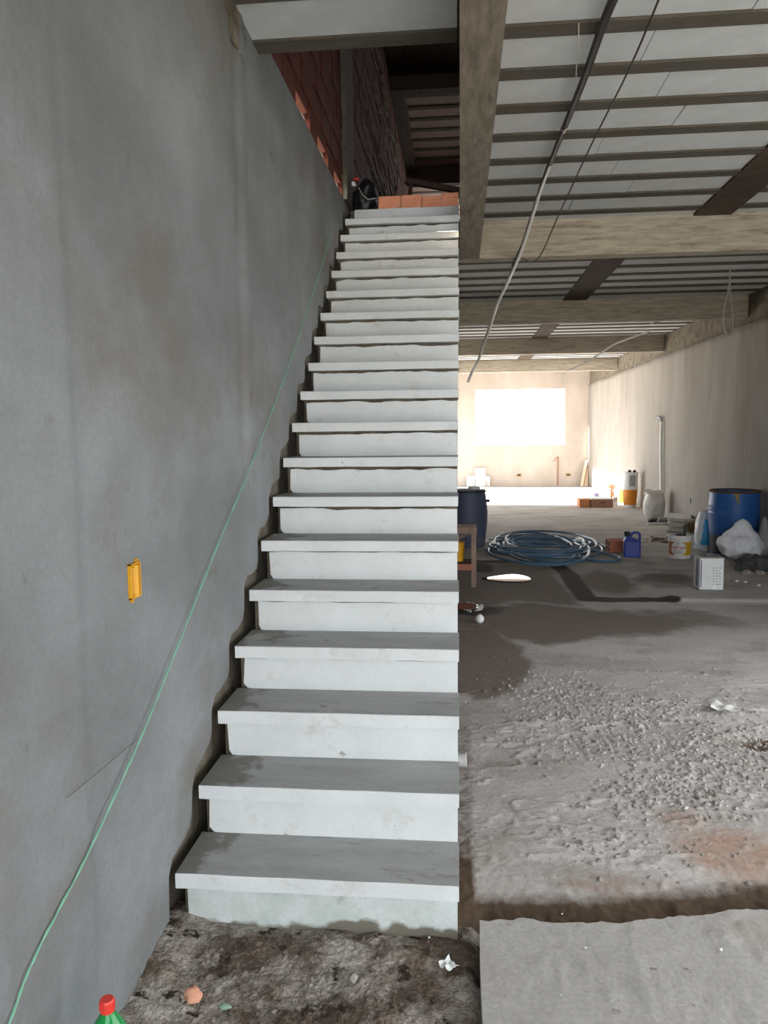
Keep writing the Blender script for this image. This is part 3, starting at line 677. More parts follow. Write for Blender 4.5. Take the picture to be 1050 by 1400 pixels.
o = lump('paper_scrap', (-0.955, 6.9, lz+0.22), (0.03, 0.02, 0.035), 'paper', seed=6, amp=0.5, sub=3); tag(o, 'crumpled pale paper scrap wedged between black bag and wall at stair top', 'paper')
th = thing('timber_trestle', 'dark slanting timber trestle behind the orange blocks at stair top', 'trestle', (-0.28, 7.35, 3.6))
MB().bar((-0.25, 0, 0.34), (0.34, 0, 0.215), 0.05, 0.05).build('rail', 'dark_wood_and_shade', th)
for p, q in (((0.22, 0, 0.22), (0.16, 0.02, 0.0)), ((-0.2, 0, 0.32), (-0.24, 0.04, 0.0)), ((0.25, 0.02, 0.22), (0.28, 0.2, 0.0))):
    MB().bar(p, q, 0.035, 0.035).build('leg', 'dark_wood_and_shade', th)

# ================================================================== LEFT WALL DETAILS
yb = thing('electrical_box', 'yellow plastic electrical box set in the grey left wall', 'electrical box', (WL-0.004, 2.172, 1.222))
m = MB()
for a, b, c, d in ((-0.034, -0.029, -0.052, 0.052), (0.029, 0.034, -0.052, 0.052), (-0.034, 0.034, 0.047, 0.052), (-0.034, 0.034, -0.052, -0.047)): m.box(-0.01, 0.016, a, b, c, d)
m.build('rim', 'yellow', yb, bevel=0.001)
MB().box(0.0, 0.006, -0.030, 0.030, -0.048, 0.048).build('back_plate', 'yellow', yb)
MB().tube([(0.007, 0.0, -0.046), (0.007, 0.0, 0.046)], 0.016, 12).build('moulded_channel', 'yellow', yb, smooth=True)
for z in (-0.044, 0.044): MB().lathe([(0, 0.006), (0.004, 0.006), (0.006, 0.008), (0.006, 0.017), (0.0025, 0.017), (0.0025, 0.010)], (0, -0.012, z), 10, axis='X').build('screw_lug', 'yellow', yb, smooth=True)
for z, y in ((0.056, 0.022), (-0.056, -0.02)): MB().box(0.0, 0.012, y-0.006, y+0.006, z-0.006, z+0.006).build('tab', 'yellow', yb)
pts = [(-0.968, 1.30, 0.33), (-0.97, 1.433, 0.426), (-0.972, 1.543, 0.50), (-0.972, 1.813, 0.60), (-0.975, 2.16, 0.767), (-0.975, 2.415, 0.915), (-0.975, 2.92, 1.215), (-0.977, 3.431, 1.50), (-0.977, 4.144, 1.94), (-0.98, 5.055, 2.55), (-0.982, 5.848, 3.13)]
def smooth_pts(p, n=6):
    p = [Vector(q) for q in p]; out = []
    for i in range(len(p)-1):
        a = p[max(i-1, 0)]; b = p[i]; c = p[i+1]; d = p[min(i+2, len(p)-1)]
        for k in range(n):
            t = k/n; out.append(0.5*((2*b)+(c-a)*t+(2*a-5*b+4*c-d)*t*t+(3*b-a-3*c+d)*t**3))
    out.append(p[-1]); return out
gs = MB(); gp = [Vector((max(-0.979, float(wall_x(np.array(p.y), np.array(p.z)))+0.007), p.y, p.z)) for p in smooth_pts(pts, 10)]
for ph in (0, PI):
    gs.tube([p+Vector((0.0016*math.cos(i*1.1+ph), 0.0016*math.sin(i*1.1+ph), 0.0016*math.sin(i*1.1+ph))) for i, p in enumerate(gp)], 0.0019, 6)
tag(gs.build('string', 'green_string', smooth=True), 'green twisted nylon string stretched slantwise along the grey left wall', 'string')
tag(MB().tube(smooth_pts([(-0.975, 1.70, 0.784), (-0.972, 1.86, 0.778), (-0.978, 2.0, 0.768), (-0.978, 2.12, 0.762)], 4), 0.0009, 5).build('thread', 'dark_string', smooth=True), 'thin dark thread branching off the green string on the left wall', 'string')

# ================================================================== FOREGROUND FLOOR BITS
gb = thing('bottle', 'green plastic drink bottle with red cap at the foot of the left wall', 'bottle', (-0.85, 1.6, 0.012))
MB().lathe([(0, 0), (0.035, 0.0), (0.05, 0.012), (0.052, 0.05), (0.048, 0.09), (0.052, 0.13), (0.052, 0.2), (0.048, 0.24), (0.036, 0.275), (0.022, 0.298), (0.0135, 0.310), (0.0135, 0.318)], n=32).build('bottle_body', 'green_pet', gb, smooth=True)
cp = MB(); cp.lathe([(0.0165, 0.312), (0.0165, 0.338), (0.0145, 0.341), (0, 0.341)], n=28)
for k in range(28): a = 2*PI*k/28; cp.box(0.0163*math.cos(a)-0.0009, 0.0163*math.cos(a)+0.0009, 0.0163*math.sin(a)-0.0009, 0.0163*math.sin(a)+0.0009, 0.316, 0.336)
cp.build('cap', 'red', gb, smooth=True)
def chip(name, loc, r, mat, label, cat, seed, flat=0.6): 
    o = lump(name, (0, 0, 0), r, mat, seed=seed, amp=0.5, freq=1.3, flat=flat, sub=3, fine=0.1); o.location = loc; o.rotation_euler = (0, 0, seed); tag(o, label, cat)
chip('brick_chip', (-0.81, 2.04, 0.025), (0.020, 0.026, 0.022), 'brick_chip', 'orange pink chip of broken brick on the dark soil by the left wall', 'brick chip', 2)
chip('glass_shard', (-0.709, 2.017, 0.016), (0.016, 0.011, 0.006), 'green_shard', 'small pale green shard on the soil near the brick chip', 'shard', 3)
chip('pebble', (-0.36, 2.16, 0.018), (0.015, 0.013, 0.011), 'stone', 'light round pebble on soil in front of the lowest step', 'pebble', 5)
def sheet(name, loc, sx, sy, mat, label, cat, seed, lift=0.02):
    n = 10; m = MB(); vs = []
    for j in range(n+1):
        for i in range(n+1):
            u = i/n-0.5; v = j/n-0.5; k = 1-0.35*abs(mnoise.noise(Vector((u*3+seed, v*3, 0))))
            vs.append((u*sx*k, v*sy*k, lift*(mnoise.noise(Vector((u*2.5, v*2.5, seed)))+0.35)))
    top = len(vs); vs += [(x, y, z-0.002) for x, y, z in vs]
    fs = [(j*(n+1)+i, j*(n+1)+i+1, (j+1)*(n+1)+i+1, (j+1)*(n+1)+i) for j in range(n) for i in range(n)]
    fs += [tuple(q+top for q in f[::-1]) for f in fs]
    ring = [i for i in range(n+1)]+[j*(n+1)+n for j in range(1, n+1)]+[n*(n+1)+i for i in range(n-1, -1, -1)]+[j*(n+1) for j in range(n-1, 0, -1)]
    fs += [(ring[k], ring[k]+top, ring[(k+1) % len(ring)]+top, ring[(k+1) % len(ring)]) for k in range(len(ring))]
    m.add(vs, fs); o = m.build(name, mat, smooth=True); o.location = loc; o.rotation_euler = (0, 0, seed*0.7); return tag(o, label, cat)
sheet('paper_scrap', (-0.075, 2.235, 0.02), 0.045, 0.05, 'paper', 'torn white paper scrap on soil at the right foot of the lowest step', 'paper', 1)
sheet('plaster_flake', (1.50, 4.60, 0.02), 0.14, 0.16, 'tile', 'flat pale plaster flake on the rough concrete floor, largest there', 'plaster flake', 2, 0.03)
cu_ = thing('cup', 'white plastic cup lying on its side against the stair side', 'cup', (-0.055, 3.67, 0.055), 0.1)
MB().lathe([(0.026, -0.05), (0.028, -0.05), (0.036, 0.04), (0.038, 0.042), (0.0375, 0.045), (0.034, 0.044), (0.026, -0.045)], n=24, axis='X').build('cup_wall', 'white_plastic', cu_, smooth=True)
MB().lathe([(0, -0.049), (0.0265, -0.049), (0.0265, -0.046), (0, -0.046)], n=24, axis='X').build('cup_base', 'white_plastic', cu_)
# loose grit
def grit(name, n, fn, mat, r0, r1, zf, par=None):
    ico = bmesh.new(); bmesh.ops.create_icosphere(ico, subdivisions=1, radius=1); iv = [v.co.copy() for v in ico.verts]; jf = [tuple(v.index for v in f.verts) for f in ico.faces]; ico.free()
    m = MB()
    for k in range(n):
        x, y = fn(); r = r0+(r1-r0)*rnd.random()**3; z = zf(x, y)
        a = rnd.random()*6.28; ca, sa = math.cos(a), math.sin(a); s = (rnd.uniform(.7, 1.3), rnd.uniform(.6, 1.1), rnd.uniform(.5, .8))
        vs = []
        for v in iv:
            q = 1+rnd.uniform(-.22, .22); px, py = v.x*s[0]*r*q, v.y*s[1]*r*q
            vs.append((x+px*ca-py*sa, y+px*sa+py*ca, z+v.z*s[2]*r*q+r*0.25))
        m.add(vs, jf)
    o = m.build(name, mat); o['kind'] = 'stuff'; return o
def fz(x, y): return float(floor_z(np.array([x]), np.array([y]))[0])
def rfn():
    while True:
        x = rnd.uniform(0.05, 1.9); y = rnd.uniform(2.75, 5.6)
        if rnd.random() < 0.06+float(rough_mask(np.array(x), np.array(y)))*0.9: return x, y
def gz(x, y): return float((0.03*(fbm(np.array([x*3]), np.array([y*3]), 3)-0.5)+0.030*(fbm(np.array([x*16]), np.array([y*16]), 4, 0.6)-0.5))[0])
tag(grit('gravel', 2200, rfn, 'stone', 0.003, 0.014, fz), 'grey grit and small stones loose on the rough concrete floor', 'gravel')
def pfn():
    while True:
        x = rnd.uniform(0.2, 1.9); y = rnd.uniform(2.9, 5.3)
        if rnd.random() < float(rough_mask(np.array(x), np.array(y)))**2*1.2: return x, y
tag(grit('exposed_aggregate', 4200, pfn, 'floor_grit', 0.004, 0.017, lambda x, y: fz(x, y)-0.005), 'knobbly grey aggregate standing out of the rough floor patch', 'aggregate')
tag(grit('soil_crumbs', 900, lambda: (rnd.uniform(-0.97, 0.0), rnd.uniform(1.5, 2.38)), 'soil', 0.003, 0.014, gz), 'dark crumbs of soil scattered before the lowest step', 'soil')
tag(grit('white_chips', 90, lambda: (rnd.uniform(-0.8, 1.7), rnd.uniform(1.7, 5.2)), 'tile', 0.002, 0.006, lambda x, y: (fz(x, y) if y > 2.75 else (0.05 if x > 0.03 else gz(x, y)))), 'tiny white plaster chips sprinkled over floor and soil', 'plaster chips')

# ================================================================== MIDDLE OF THE ROOM, LEFT SIDE
outline = [(0.20, 8.70), (0.30, 8.80), (0.42, 8.90), (0.56, 8.98), (0.66, 8.93), (0.735, 8.80), (0.745, 8.66), (0.70, 8.58), (0.56, 8.53), (0.42, 8.55), (0.30, 8.62)]
op = smooth_pts([(x, y, 0) for x, y in outline]+[(0.20, 8.70, 0)], 5)[:-1]
m = MB(); n = len(op); m.add([(p.x, p.y, 0.012) for p in op]+[(p.x*1.0, p.y, -0.02) for p in op], [tuple(range(n-1, -1, -1))]+[(i, (i+1) % n, (i+1) % n+n, i+n) for i in range(n)])
o = m.build('puddle', 'water'); tag(o, 'still puddle on the floor mirroring the bright window', 'puddle')
m = MB(); n = 24; m.add([(0.03+0.11*math.cos(2*PI*k/n)*(1+.15*math.sin(3*k)), 7.28+0.16*math.sin(2*PI*k/n), 0.009) for k in range(n)]+[(0.03+0.11*math.cos(2*PI*k/n), 7.28+0.16*math.sin(2*PI*k/n), -0.02) for k in range(n)], [tuple(range(n))]+[(i, i+n, (i+1) % n+n, (i+1) % n) for i in range(n)])
tag(m.build('puddle', 'water'), 'small dark puddle ringed with white splashes beside the stair', 'puddle')
tag(grit('white_splashes', 70, lambda: (lambda a: (0.03+rnd.uniform(.11, .16)*math.cos(a), 7.28+rnd.uniform(.15, .22)*math.sin(a)))(rnd.uniform(-1.6, 1.6)), 'tile', 0.004, 0.014, fz), 'white plaster splashes around the small dark puddle', 'plaster splashes')
bo = thing('plastic_ball', 'small round translucent white ball on the damp floor beside the stair', 'ball', (0.131, 6.66, 0.0))
MB().lathe([(0.0005, 0.0), (0.02, 0.004), (0.034, 0.018), (0.039, 0.038), (0.034, 0.058), (0.02, 0.072), (0.012, 0.075)], n=24).build('shell', 'white_plastic', bo, smooth=True)
MB().lathe([(0.012, 0.07), (0.012, 0.082), (0.0005, 0.083)], n=16).build('stub', 'grey_print', bo, smooth=True)
# timber rack
rk = thing('timber_rack', 'weathered timber rack standing half hidden behind the stair', 'rack', (-0.27, 8.42, 0))
for x, y in ((0.375, -0.15), (0.385, 0.10), (-0.375, -0.15), (-0.375, 0.10)): MB().bar((x, y, 0.0), (x, y, 0.62), 0.05, 0.045).build('leg', 'wood', rk, bevel=0.003)
MB().box(-0.42, 0.41, -0.175, -0.125, 0.575, 0.645).build('top_rail', 'wood', rk, bevel=0.003)
MB().box(-0.42, 0.41, 0.08, 0.13, 0.575, 0.645).build('top_rail', 'wood', rk, bevel=0.003)
MB().box(-0.40, 0.37, -0.19, -0.165, 0.185, 0.25).build('lower_rail', 'red_wood', rk, bevel=0.003)['label'] = 'reddish timber rail'
MB().box(-0.40, 0.37, 0.10, 0.125, 0.185, 0.25).build('lower_rail', 'wood', rk, bevel=0.003)
MB().box(-0.37, 0.36, -0.16, 0.10, 0.235, 0.262).build('shelf', 'dark_wood_and_shade', rk)
MB().bar((-0.3, -0.02, 0.28), (0.34, -0.02, 0.57), 0.03, 0.04).build('brace', 'wood', rk)
yc = thing('yellow_tub', 'yellow tub on the lower shelf of the timber rack', 'tub', (-0.075, 8.40, 0.263))
MB().lathe([(0, 0), (0.075, 0), (0.085, 0.19), (0.09, 0.192), (0.09, 0.205), (0.08, 0.205), (0.07, 0.01), (0, 0.01)], n=28).build('tub_wall', 'yellow', yc, smooth=True)
# grey-blue drum
gd = thing('drum', 'grey blue plastic drum behind the timber rack near the stair', 'drum', (0.065, 11.35, 0))
MB().lathe([(0, 0.0), (0.25, 0.0), (0.262, 0.02), (0.275, 0.2), (0.293, 0.34), (0.296, 0.5), (0.285, 0.62), (0.268, 0.76), (0.262, 0.80), (0.255, 0.825), (0.2, 0.832), (0, 0.832)], n=40).build('drum_body', 'grey_drum', gd, smooth=True)
MB().lathe([(0.266, 0.79), (0.276, 0.795), (0.276, 0.815), (0.262, 0.822)], n=40).build('rim_hoop', 'black', gd, smooth=True)
MB().lathe([(0.085, 0.832), (0.085, 0.865), (0.08, 0.87), (0, 0.87)], (0.10, 0.0, 0), n=24).build('screw_cap', 'white_plastic', gd, smooth=True)['label'] = 'pale screw cap'
MB().tube([(0.26, -0.05, 0.665), (0.325, -0.06, 0.665)], 0.022, 12).build('tap', 'black', gd, smooth=True)
# hose
hp = []
N = 16*28
for i in range(N):
    a = 2*PI*i/28 + 0.6; k = 0.5+0.5*math.sin(i*0.041+1.0); turn = i/28
    rx = 0.50+0.20*k; ry = 0.35+0.85*(0.5+0.5*math.sin(turn*2.4))
    cx = 1.12+0.13*math.sin(turn*1.9); cy = 11.1+0.45*math.cos(turn*1.7)
    hp.append(Vector((cx+rx*math.cos(a), cy+ry*math.sin(a), 0.016+0.010*(turn % 4)+0.004*math.sin(i*0.7))))
tail = smooth_pts([hp[-1], (1.85, 11.7, 0.05), (2.02, 11.1, 0.02), (1.88, 10.92, 0.02), (1.66, 10.6, 0.018), (1.52, 10.3, 0.018), (1.62, 9.98, 0.018), (1.85, 9.9, 0.018), (2.00, 10.05, 0.03), (1.90, 10.4, 0.03), (1.72, 10.75, 0.04), (1.5, 10.95, 0.06)], 8)
lead = smooth_pts([(0.34, 11.52, 0.05), (0.42, 11.7, 0.05), (0.55, 11.9, 0.04), hp[0]+Vector((-.3, .1, 0.03)), hp[0]], 6)[:-1]
hs = thing('garden_hose', 'coiled blue garden hose lying on the floor', 'hose', (0, 0, 0))
MB().tube(lead+hp+tail, 0.017, 8).build('hose_tube', 'hose', hs, smooth=True)
MB().lathe([(0.0, -0.03), (0.02, -0.03), (0.024, 0.0), (0.016, 0.05), (0.0, 0.05)], (0.34, 11.50, 0.05), 12, axis='X').build('hose_fitting', 'white_plastic', hs, smooth=True)
# hollow clay block and blue canister
hb = thing('clay_block', 'terracotta hollow block lying between blue hose and blue canister', 'brick', (2.07, 10.72, 0.015), 0.05)
m = MB(); m.box(-0.11, 0.11, -0.13, 0.13, 0, 0.165)
for q in range(3):
    m.box(-0.1, 0.1, -0.134, -0.13, 0.02+0.048*q, 0.05+0.048*q)
m.build('block_body', 'terracotta', hb, bevel=0.004)
for yy in (-0.065, 0.065):
    for zz in (0.045, 0.12): MB().box(-0.1115, -0.109, yy-0.045, yy+0.045, zz-0.025, zz+0.025).build('cell_hole', 'rust', hb)
bc = thing('canister', 'dark blue plastic canister with moulded handle on the floor', 'canister', (2.18, 10.24, 0.012), -0.12)
m = MB(); m.box(-0.105, 0.105, -0.075, 0.075, 0, 0.235); m.build('canister_body', 'blue_can', bc, bevel=0.022)
m = MB(); m.add([(-0.105, -0.07, 0.22), (0.105, -0.07, 0.22), (0.105, 0.07, 0.22), (-0.105, 0.07, 0.22), (-0.075, -0.045, 0.29), (0.03, -0.045, 0.255), (0.03, 0.045, 0.255), (-0.075, 0.045, 0.29)], [(4, 5, 6, 7), (0, 1, 5, 4), (1, 2, 6, 5), (2, 3, 7, 6), (3, 0, 4, 7)])
m.build('shoulder', 'blue_can', bc, bevel=0.01)
MB().tube(smooth_pts([(-0.02, 0, 0.275), (0.0, 0, 0.315), (0.04, 0, 0.328), (0.08, 0, 0.318), (0.093, 0, 0.28), (0.09, 0, 0.225)], 5), 0.016, 10).build('handle', 'blue_can', bc, smooth=True)
MB().lathe([(0.03, 0.27), (0.03, 0.295), (0.037, 0.295), (0.037, 0.335), (0.03, 0.34), (0, 0.34)], (-0.065, 0, 0), 20).build('cap', 'black', bc, smooth=True)

# ================================================================== RIGHT SIDE
def text_mesh(body, size):
    cu = bpy.data.curves.new('lettering', 'FONT'); cu.body = body; cu.size = size; cu.align_x = 'CENTER'; cu.align_y = 'CENTER'; cu.resolution_u = 3; cu.offset = size*0.012
    o = bpy.data.objects.new('lettering', cu); C.objects.link(o)
    dg = bpy.context.evaluated_depsgraph_get(); dg.update()
    me = bpy.data.meshes.new_from_object(o.evaluated_get(dg)); vs = [tuple(v.co) for v in me.vertices]; fs = [tuple(p.vertices) for p in me.polygons]
    bpy.data.objects.remove(o); bpy.data.meshes.remove(me); return vs, fs
# paint bucket with printed label (faces the room's front)
pb = thing('paint_bucket', 'white paint bucket with yellow and brown label, round white emblem, near blue drum', 'bucket', (2.76, 10.17, 0.018), 0.0)
brad = lambda z: 0.128+0.022*z/0.31
MB().lathe([(0, 0), (0.122, 0), (0.128, 0.01), (brad(.27), 0.27), (0.158, 0.272), (0.160, 0.30), (0.158, 0.305), (0.150, 0.305), (0.122, 0.012), (0, 0.012)], n=44).build('bucket_wall', 'white_plastic', pb, smooth=True)
fa = math.atan2(-10.17, -2.80)                                      # the label faces the viewer's side of the room
def wrap(vs, off=0.001): return [((brad(z)+off)*math.cos(fa+x/0.14), (brad(z)+off)*math.sin(fa+x/0.14), z) for x, z in vs]
def patch(name, x0, x1, z0, z1, mat, off=0.0012, n=12):
    m = MB(); vs = []
    for k in range(n+1): vs += wrap([(x0+(x1-x0)*k/n, z0), (x0+(x1-x0)*k/n, z1)], off)
    m.add(vs, [(2*k, 2*k+2, 2*k+3, 2*k+1) for k in range(n)]); return m.build(name, mat, pb, smooth=True)
patch('label_band', -0.185, -0.02, 0.055, 0.225, 'brown_label'); patch('label_band', -0.02, 0.185, 0.055, 0.225, 'mustard')
m = MB(); m.add(wrap([(-0.015+0.098*u*math.cos(2*PI*k/36), 0.14+0.088*u*math.sin(2*PI*k/36)) for u in (0.01, 0.2, 0.4, 0.6, 0.8, 1.0) for k in range(36)], 0.003), [(36*q+k, 36*q+36+k, 36*q+36+(k+1) % 36, 36*q+(k+1) % 36) for q in range(5) for k in range(36)]); m.build('emblem_disc', 'white_plastic', pb, smooth=True)
vs, fs = text_mesh('SulFresh', 0.058); m = MB(); m.add(wrap([(x-0.015, y+0.155) for x, y, z in vs], 0.005), fs); m.build('lettering', 'red_print', pb)
m = MB()
for k, (zz, hw) in enumerate(((0.115, 0.06), (0.088, 0.055), (0.205, 0.018))):
    nseg = 6 if k < 2 else 1
    for q in range(nseg):
        a = -0.015-hw+2*hw*q/nseg; b = a+2*hw/nseg*0.72; v4 = wrap([(a, zz-0.006), (b, zz-0.006), (b, zz+0.006), (a, zz+0.006)], 0.004); m.add(v4, [(0, 1, 2, 3)])
m.build('fine_print', 'violet_print', pb, kind='stuff')
MB().tube(smooth_pts([(0.158*math.cos(fa+1.5), 0.158*math.sin(fa+1.5), 0.285), (0.19*math.cos(fa+1.0), 0.19*math.sin(fa+1.0), 0.30), (0.2*math.cos(fa+2.2), 0.2*math.sin(fa+2.2), 0.31), (0.17*math.cos(fa+2.9), 0.17*math.sin(fa+2.9), 0.305), (0.158*math.cos(fa-1.5), 0.158*math.sin(fa-1.5), 0.285)], 5), 0.003, 6).build('bail', 'grey_wire', pb, smooth=True)
tr = thing('float_trowel', 'dark trowel standing upright in the labelled paint bucket', 'trowel', (2.80, 10.17, 0.1))
MB().bar((-0.01, 0, 0.0), (0.03, 0.04, 0.34), 0.05, 0.02).build('handle', 'black', tr)
MB().box(-0.09, 0.0, -0.01, 0.005, 0.17, 0.235).build('blade', 'black', tr)
# square tin
tn = thing('square_tin', 'worn white square tin standing near the floor edge on the right', 'tin', (2.50, 8.16, 0.03), -0.03)
MB().box(-0.118, 0.118, -0.118, 0.118, 0, 0.335, 0).build('tin_wall', 'tin', tn, bevel=0.012)
MB().box(-0.121, 0.121, -0.121, 0.121, 0.325, 0.338).box(-0.105, 0.105, -0.105, 0.105, 0.336, 0.34).build('tin_lid', 'tin_top', tn, bevel=0.003)
MB().lathe([(0.045, 0.34), (0.045, 0.35), (0.03, 0.35), (0.03, 0.345), (0, 0.345)], (0.0, 0.03, 0), 20).build('spout_ring', 'tin_top', tn, smooth=True)
MB().box(-0.1195, -0.1180, -0.06, 0.02, 0.03, 0.31).box(-0.108, -0.098, -0.1195, -0.118, 0.03, 0.31).build('side_stripe', 'violet_print', tn)
m = MB()
for q in range(7):
    zz = 0.225-0.028*q
    for s in range(3):
        a = 0.005+0.03*s+rnd.uniform(0, .006); m.box(a, a+rnd.uniform(0.012, 0.024), -0.1197, -0.118, zz, zz+0.008)
m.build('printed_lines', 'grey_print', tn, kind='stuff')
# big blue drum
bd = thing('drum', 'large blue plastic drum with moulded hoops and grimy base against right wall', 'drum', (3.50, 10.42, 0.0))
MB().lathe([(0, 0.0), (0.262, 0.0), (0.272, 0.02), (0.280, 0.12), (0.286, 0.22), (0.292, 0.30), (0.304, 0.42), (0.307, 0.54), (0.312, 0.575), (0.304, 0.585), (0.304, 0.605), (0.313, 0.615), (0.313, 0.635), (0.304, 0.645), (0.304, 0.665), (0.313, 0.675), (0.311, 0.70), (0.304, 0.71), (0.303, 0.84), (0.298, 0.862), (0.285, 0.866), (0.28, 0.84), (0.275, 0.05), (0, 0.05)], n=56, mi=[1]*5+[0]*18).build('drum_body', ['blue_drum', 'drum_low'], bd, smooth=True)
MB().lathe([(0.300, 0.846), (0.308, 0.85), (0.308, 0.872), (0.29, 0.876), (0.28, 0.86)], n=56).build('rim_hoop', 'rust', bd, smooth=True)['label'] = 'brown grimy rim'
a0 = math.atan2(-10.42, -3.53)+0.02
m = MB(); vs = []
for k in range(9):
    z = 0.845-0.018*k; hw = [0.10, .085, .07, .062, .05, .045, .04, .035, .02][k]; c0 = a0+0.05+0.012*k
    vs += [(0.3055*math.cos(c0-hw), 0.3055*math.sin(c0-hw), z), (0.3055*math.cos(c0+hw), 0.3055*math.sin(c0+hw), z)]
m.add(vs, [(2*k, 2*k+1, 2*k+3, 2*k+2) for k in range(8)]); m.build('paint_drip', 'yellow_drip', bd)
# bags by the drum
b2 = thing('printed_bag', 'blue and white printed plastic bag slumped against the left side of the blue drum', 'bag', (3.25, 10.80, 0.01))
lump('bag_body', (0, 0, 0.27), (0.12, 0.13, 0.27), ['bag_white', 'bag_blue'], b2, seed=11, amp=0.16, freq=1.6, flat=0.95, fine=0.06, lobes=[((0.5, 0, 1), 0.25, 0.1)], matfn=lambda c: 1 if -0.075+0.12*(c.z-0.1) < c.x < 0.05 and 0.10 < c.z < 0.44 and c.y < 0.05 else 0)
lump('bag_corner', (-0.13, -0.1, 0.06), (0.035, 0.035, 0.06), 'bag_white', b2, seed=13, amp=0.3, sub=3)
lump('bag_corner', (-0.03, -0.16, 0.03), (0.025, 0.03, 0.06), 'bag_white', b2, seed=14, amp=0.3, sub=3)
b3 = thing('plastic_bag', 'bulging white plastic bag lying on rubble in front of the blue drum', 'bag', (3.33, 9.66, 0.07))
lump('bag_body', (0, 0, 0.20), (0.225, 0.17, 0.175), 'bag_white', b3, seed=21, amp=0.22, freq=1.9, flat=0.95, fine=0.13, lobes=[((0.05, -0.05, 1), 0.62, 0.06), ((-1, 0, 0.15), 0.40, 0.05), ((0.8, 0, -0.6), 0.35, 0.12)])
rb = lump('rubble_bag', (0, 0, 0), (0.19, 0.13, 0.11), 'rubble', seed=25, amp=0.5, freq=2.6, flat=0.7, fine=0.15); rb.location = (3.36, 9.28, 0.075); tag(rb, 'dark torn bag of rubble under the front of the white plastic bag', 'bag')
for k, (x, y, s) in enumerate(((3.20, 9.05, .045), (3.33, 9.03, .05), (3.56, 9.05, .055), (3.44, 9.0, .03))):
    o = lump('concrete_chunk', (0, 0, 0), (s*1.2, s, s*0.8), 'stone', seed=30+k, amp=0.5, freq=1.4, flat=0.7, sub=2, smooth=False); o.location = (x, y, 0.03)
    tag(o, ['leftmost pale concrete chunk at the foot of the rubble bag', 'second from left concrete chunk before the rubble bag', 'rightmost and largest concrete chunk before the rubble bag', 'smallest concrete chunk before the rubble bag'][k], 'chunk', 'concrete chunks by the rubble bag')
b4 = lump('grey_sack', (0, 0, 0), (0.10, 0.12, 0.22), 'bag_grey', seed=41, amp=0.2, freq=1.4, flat=0.9, lobes=[((-0.1, 0, 1), 0.55, 0.05)]); b4.location = (3.70, 9.9, 0.215); tag(b4, 'grey translucent sack with pinched neck at right edge, right of white plastic bag', 'bag')
b5 = lump('white_sack', (0, 0, 0), (0.06, 0.10, 0.10), 'bag_white', seed=43, amp=0.2, freq=1.4, flat=0.9); b5.location = (3.775, 9.6, 0.335); tag(b5, 'small white bag against the right wall at the picture edge', 'bag')
b6 = lump('dark_sack', (0, 0, 0), (0.09, 0.16, 0.12), 'rubble', seed=44, amp=0.25, freq=1.6, flat=0.9); b6.location = (3.725, 9.5, 0.12); tag(b6, 'dark sack under the small white bag at the right edge', 'bag')
for k, (x, y) in enumerate(((2.92, 8.55), (2.99, 8.50), (3.06, 8.32))):
    o = lump('plaster_crumb', (0, 0, 0), (0.018, 0.015, 0.012), 'tile', seed=50+k, amp=0.5, flat=0.6, sub=2); o.location = (x, y, 0.03)
    tag(o, ['leftmost white plaster crumb on the floor right of the square tin', 'middle white plaster crumb right of the square tin', 'rightmost white plaster crumb right of the square tin'][k], 'crumb', 'plaster crumbs')
# tile stack and brown sack
for k, (x0, y0, rz, z, tilt) in enumerate(((3.56, 13.15, -0.35, 0.02, 0.0), (3.57, 13.2, -0.25, 0.095, 0.03), (3.61, 13.3, -0.3, 0.175, 0.05))):
    m = MB().box(-0.17, 0.17, -0.30, 0.30, 0, 0.055).build('foam_board', 'tile', bevel=0.004); m.location = (x0, y0, z); m.rotation_euler = (0.03, tilt, rz)
    tag(m, ['lowest white foam board of the stack by the right wall', 'middle white foam board of the stack by the right wall', 'topmost white foam board of the stack by the right wall'][k], 'board', 'white foam boards in a stack')
ps = lump('paper_sack', (0, 0, 0), (0.13, 0.13, 0.14), 'paper_sack', seed=61, amp=0.3, freq=1.8, flat=0.9, fine=0.1); ps.location = (3.62, 12.45, 0.125); tag(ps, 'crumpled brown paper sack in front of the white foam boards', 'sack')
ps = lump('dark_heap', (0, 0, 0), (0.16, 0.35, 0.17), 'rubble', seed=63, amp=0.3, freq=1.8, flat=0.9, fine=0.1); ps.location = (3.66, 11.6, 0.15); tag(ps, 'dark heap of rubble against the wall behind the blue and white bag', 'rubble heap')
tag(grit('brick_debris', 60, lambda: (rnd.gauss(3.0, 0.10), rnd.gauss(11.9, 0.2)), 'paper_sack', 0.012, 0.05, lambda x, y: 0.0), 'small heap of brown broken brick bits behind the paint bucket', 'debris')
# big white sack, roll, strip, pipe
ws = thing('cement_sack', 'full white woven sack with folded top standing by the white wall pipe', 'sack', (3.56, 14.85, 0.0))
lump('sack_body', (0, 0, 0.27), (0.185, 0.2, 0.275), 'sack', ws, seed=71, amp=0.12, freq=1.5, flat=0.95, fine=0.04, lobes=[((-0.7, -0.6, 0.8), 0.16, 0.06), ((0.8, 0.2, 0.8), 0.22, 0.06), ((-1, -0.4, -0.9), 0.15, 0.08), ((0.9, -0.4, -0.9), 0.15, 0.08)])
m = MB(); vs = []
for k in range(25):
    a = 2*PI*k/24; r = 1+0.10*math.sin(a*5+1)+0.06*math.sin(a*9); vs += [(0.14*r*math.cos(a), 0.13*r*math.sin(a), 0.46), (0.18*r*math.cos(a), 0.16*r*math.sin(a), 0.53+0.025*math.sin(a*3+2)), (0.165*r*math.cos(a), 0.145*r*math.sin(a), 0.525+0.025*math.sin(a*3+2)), (0.10*r*math.cos(a), 0.1*r*math.sin(a), 0.47)]
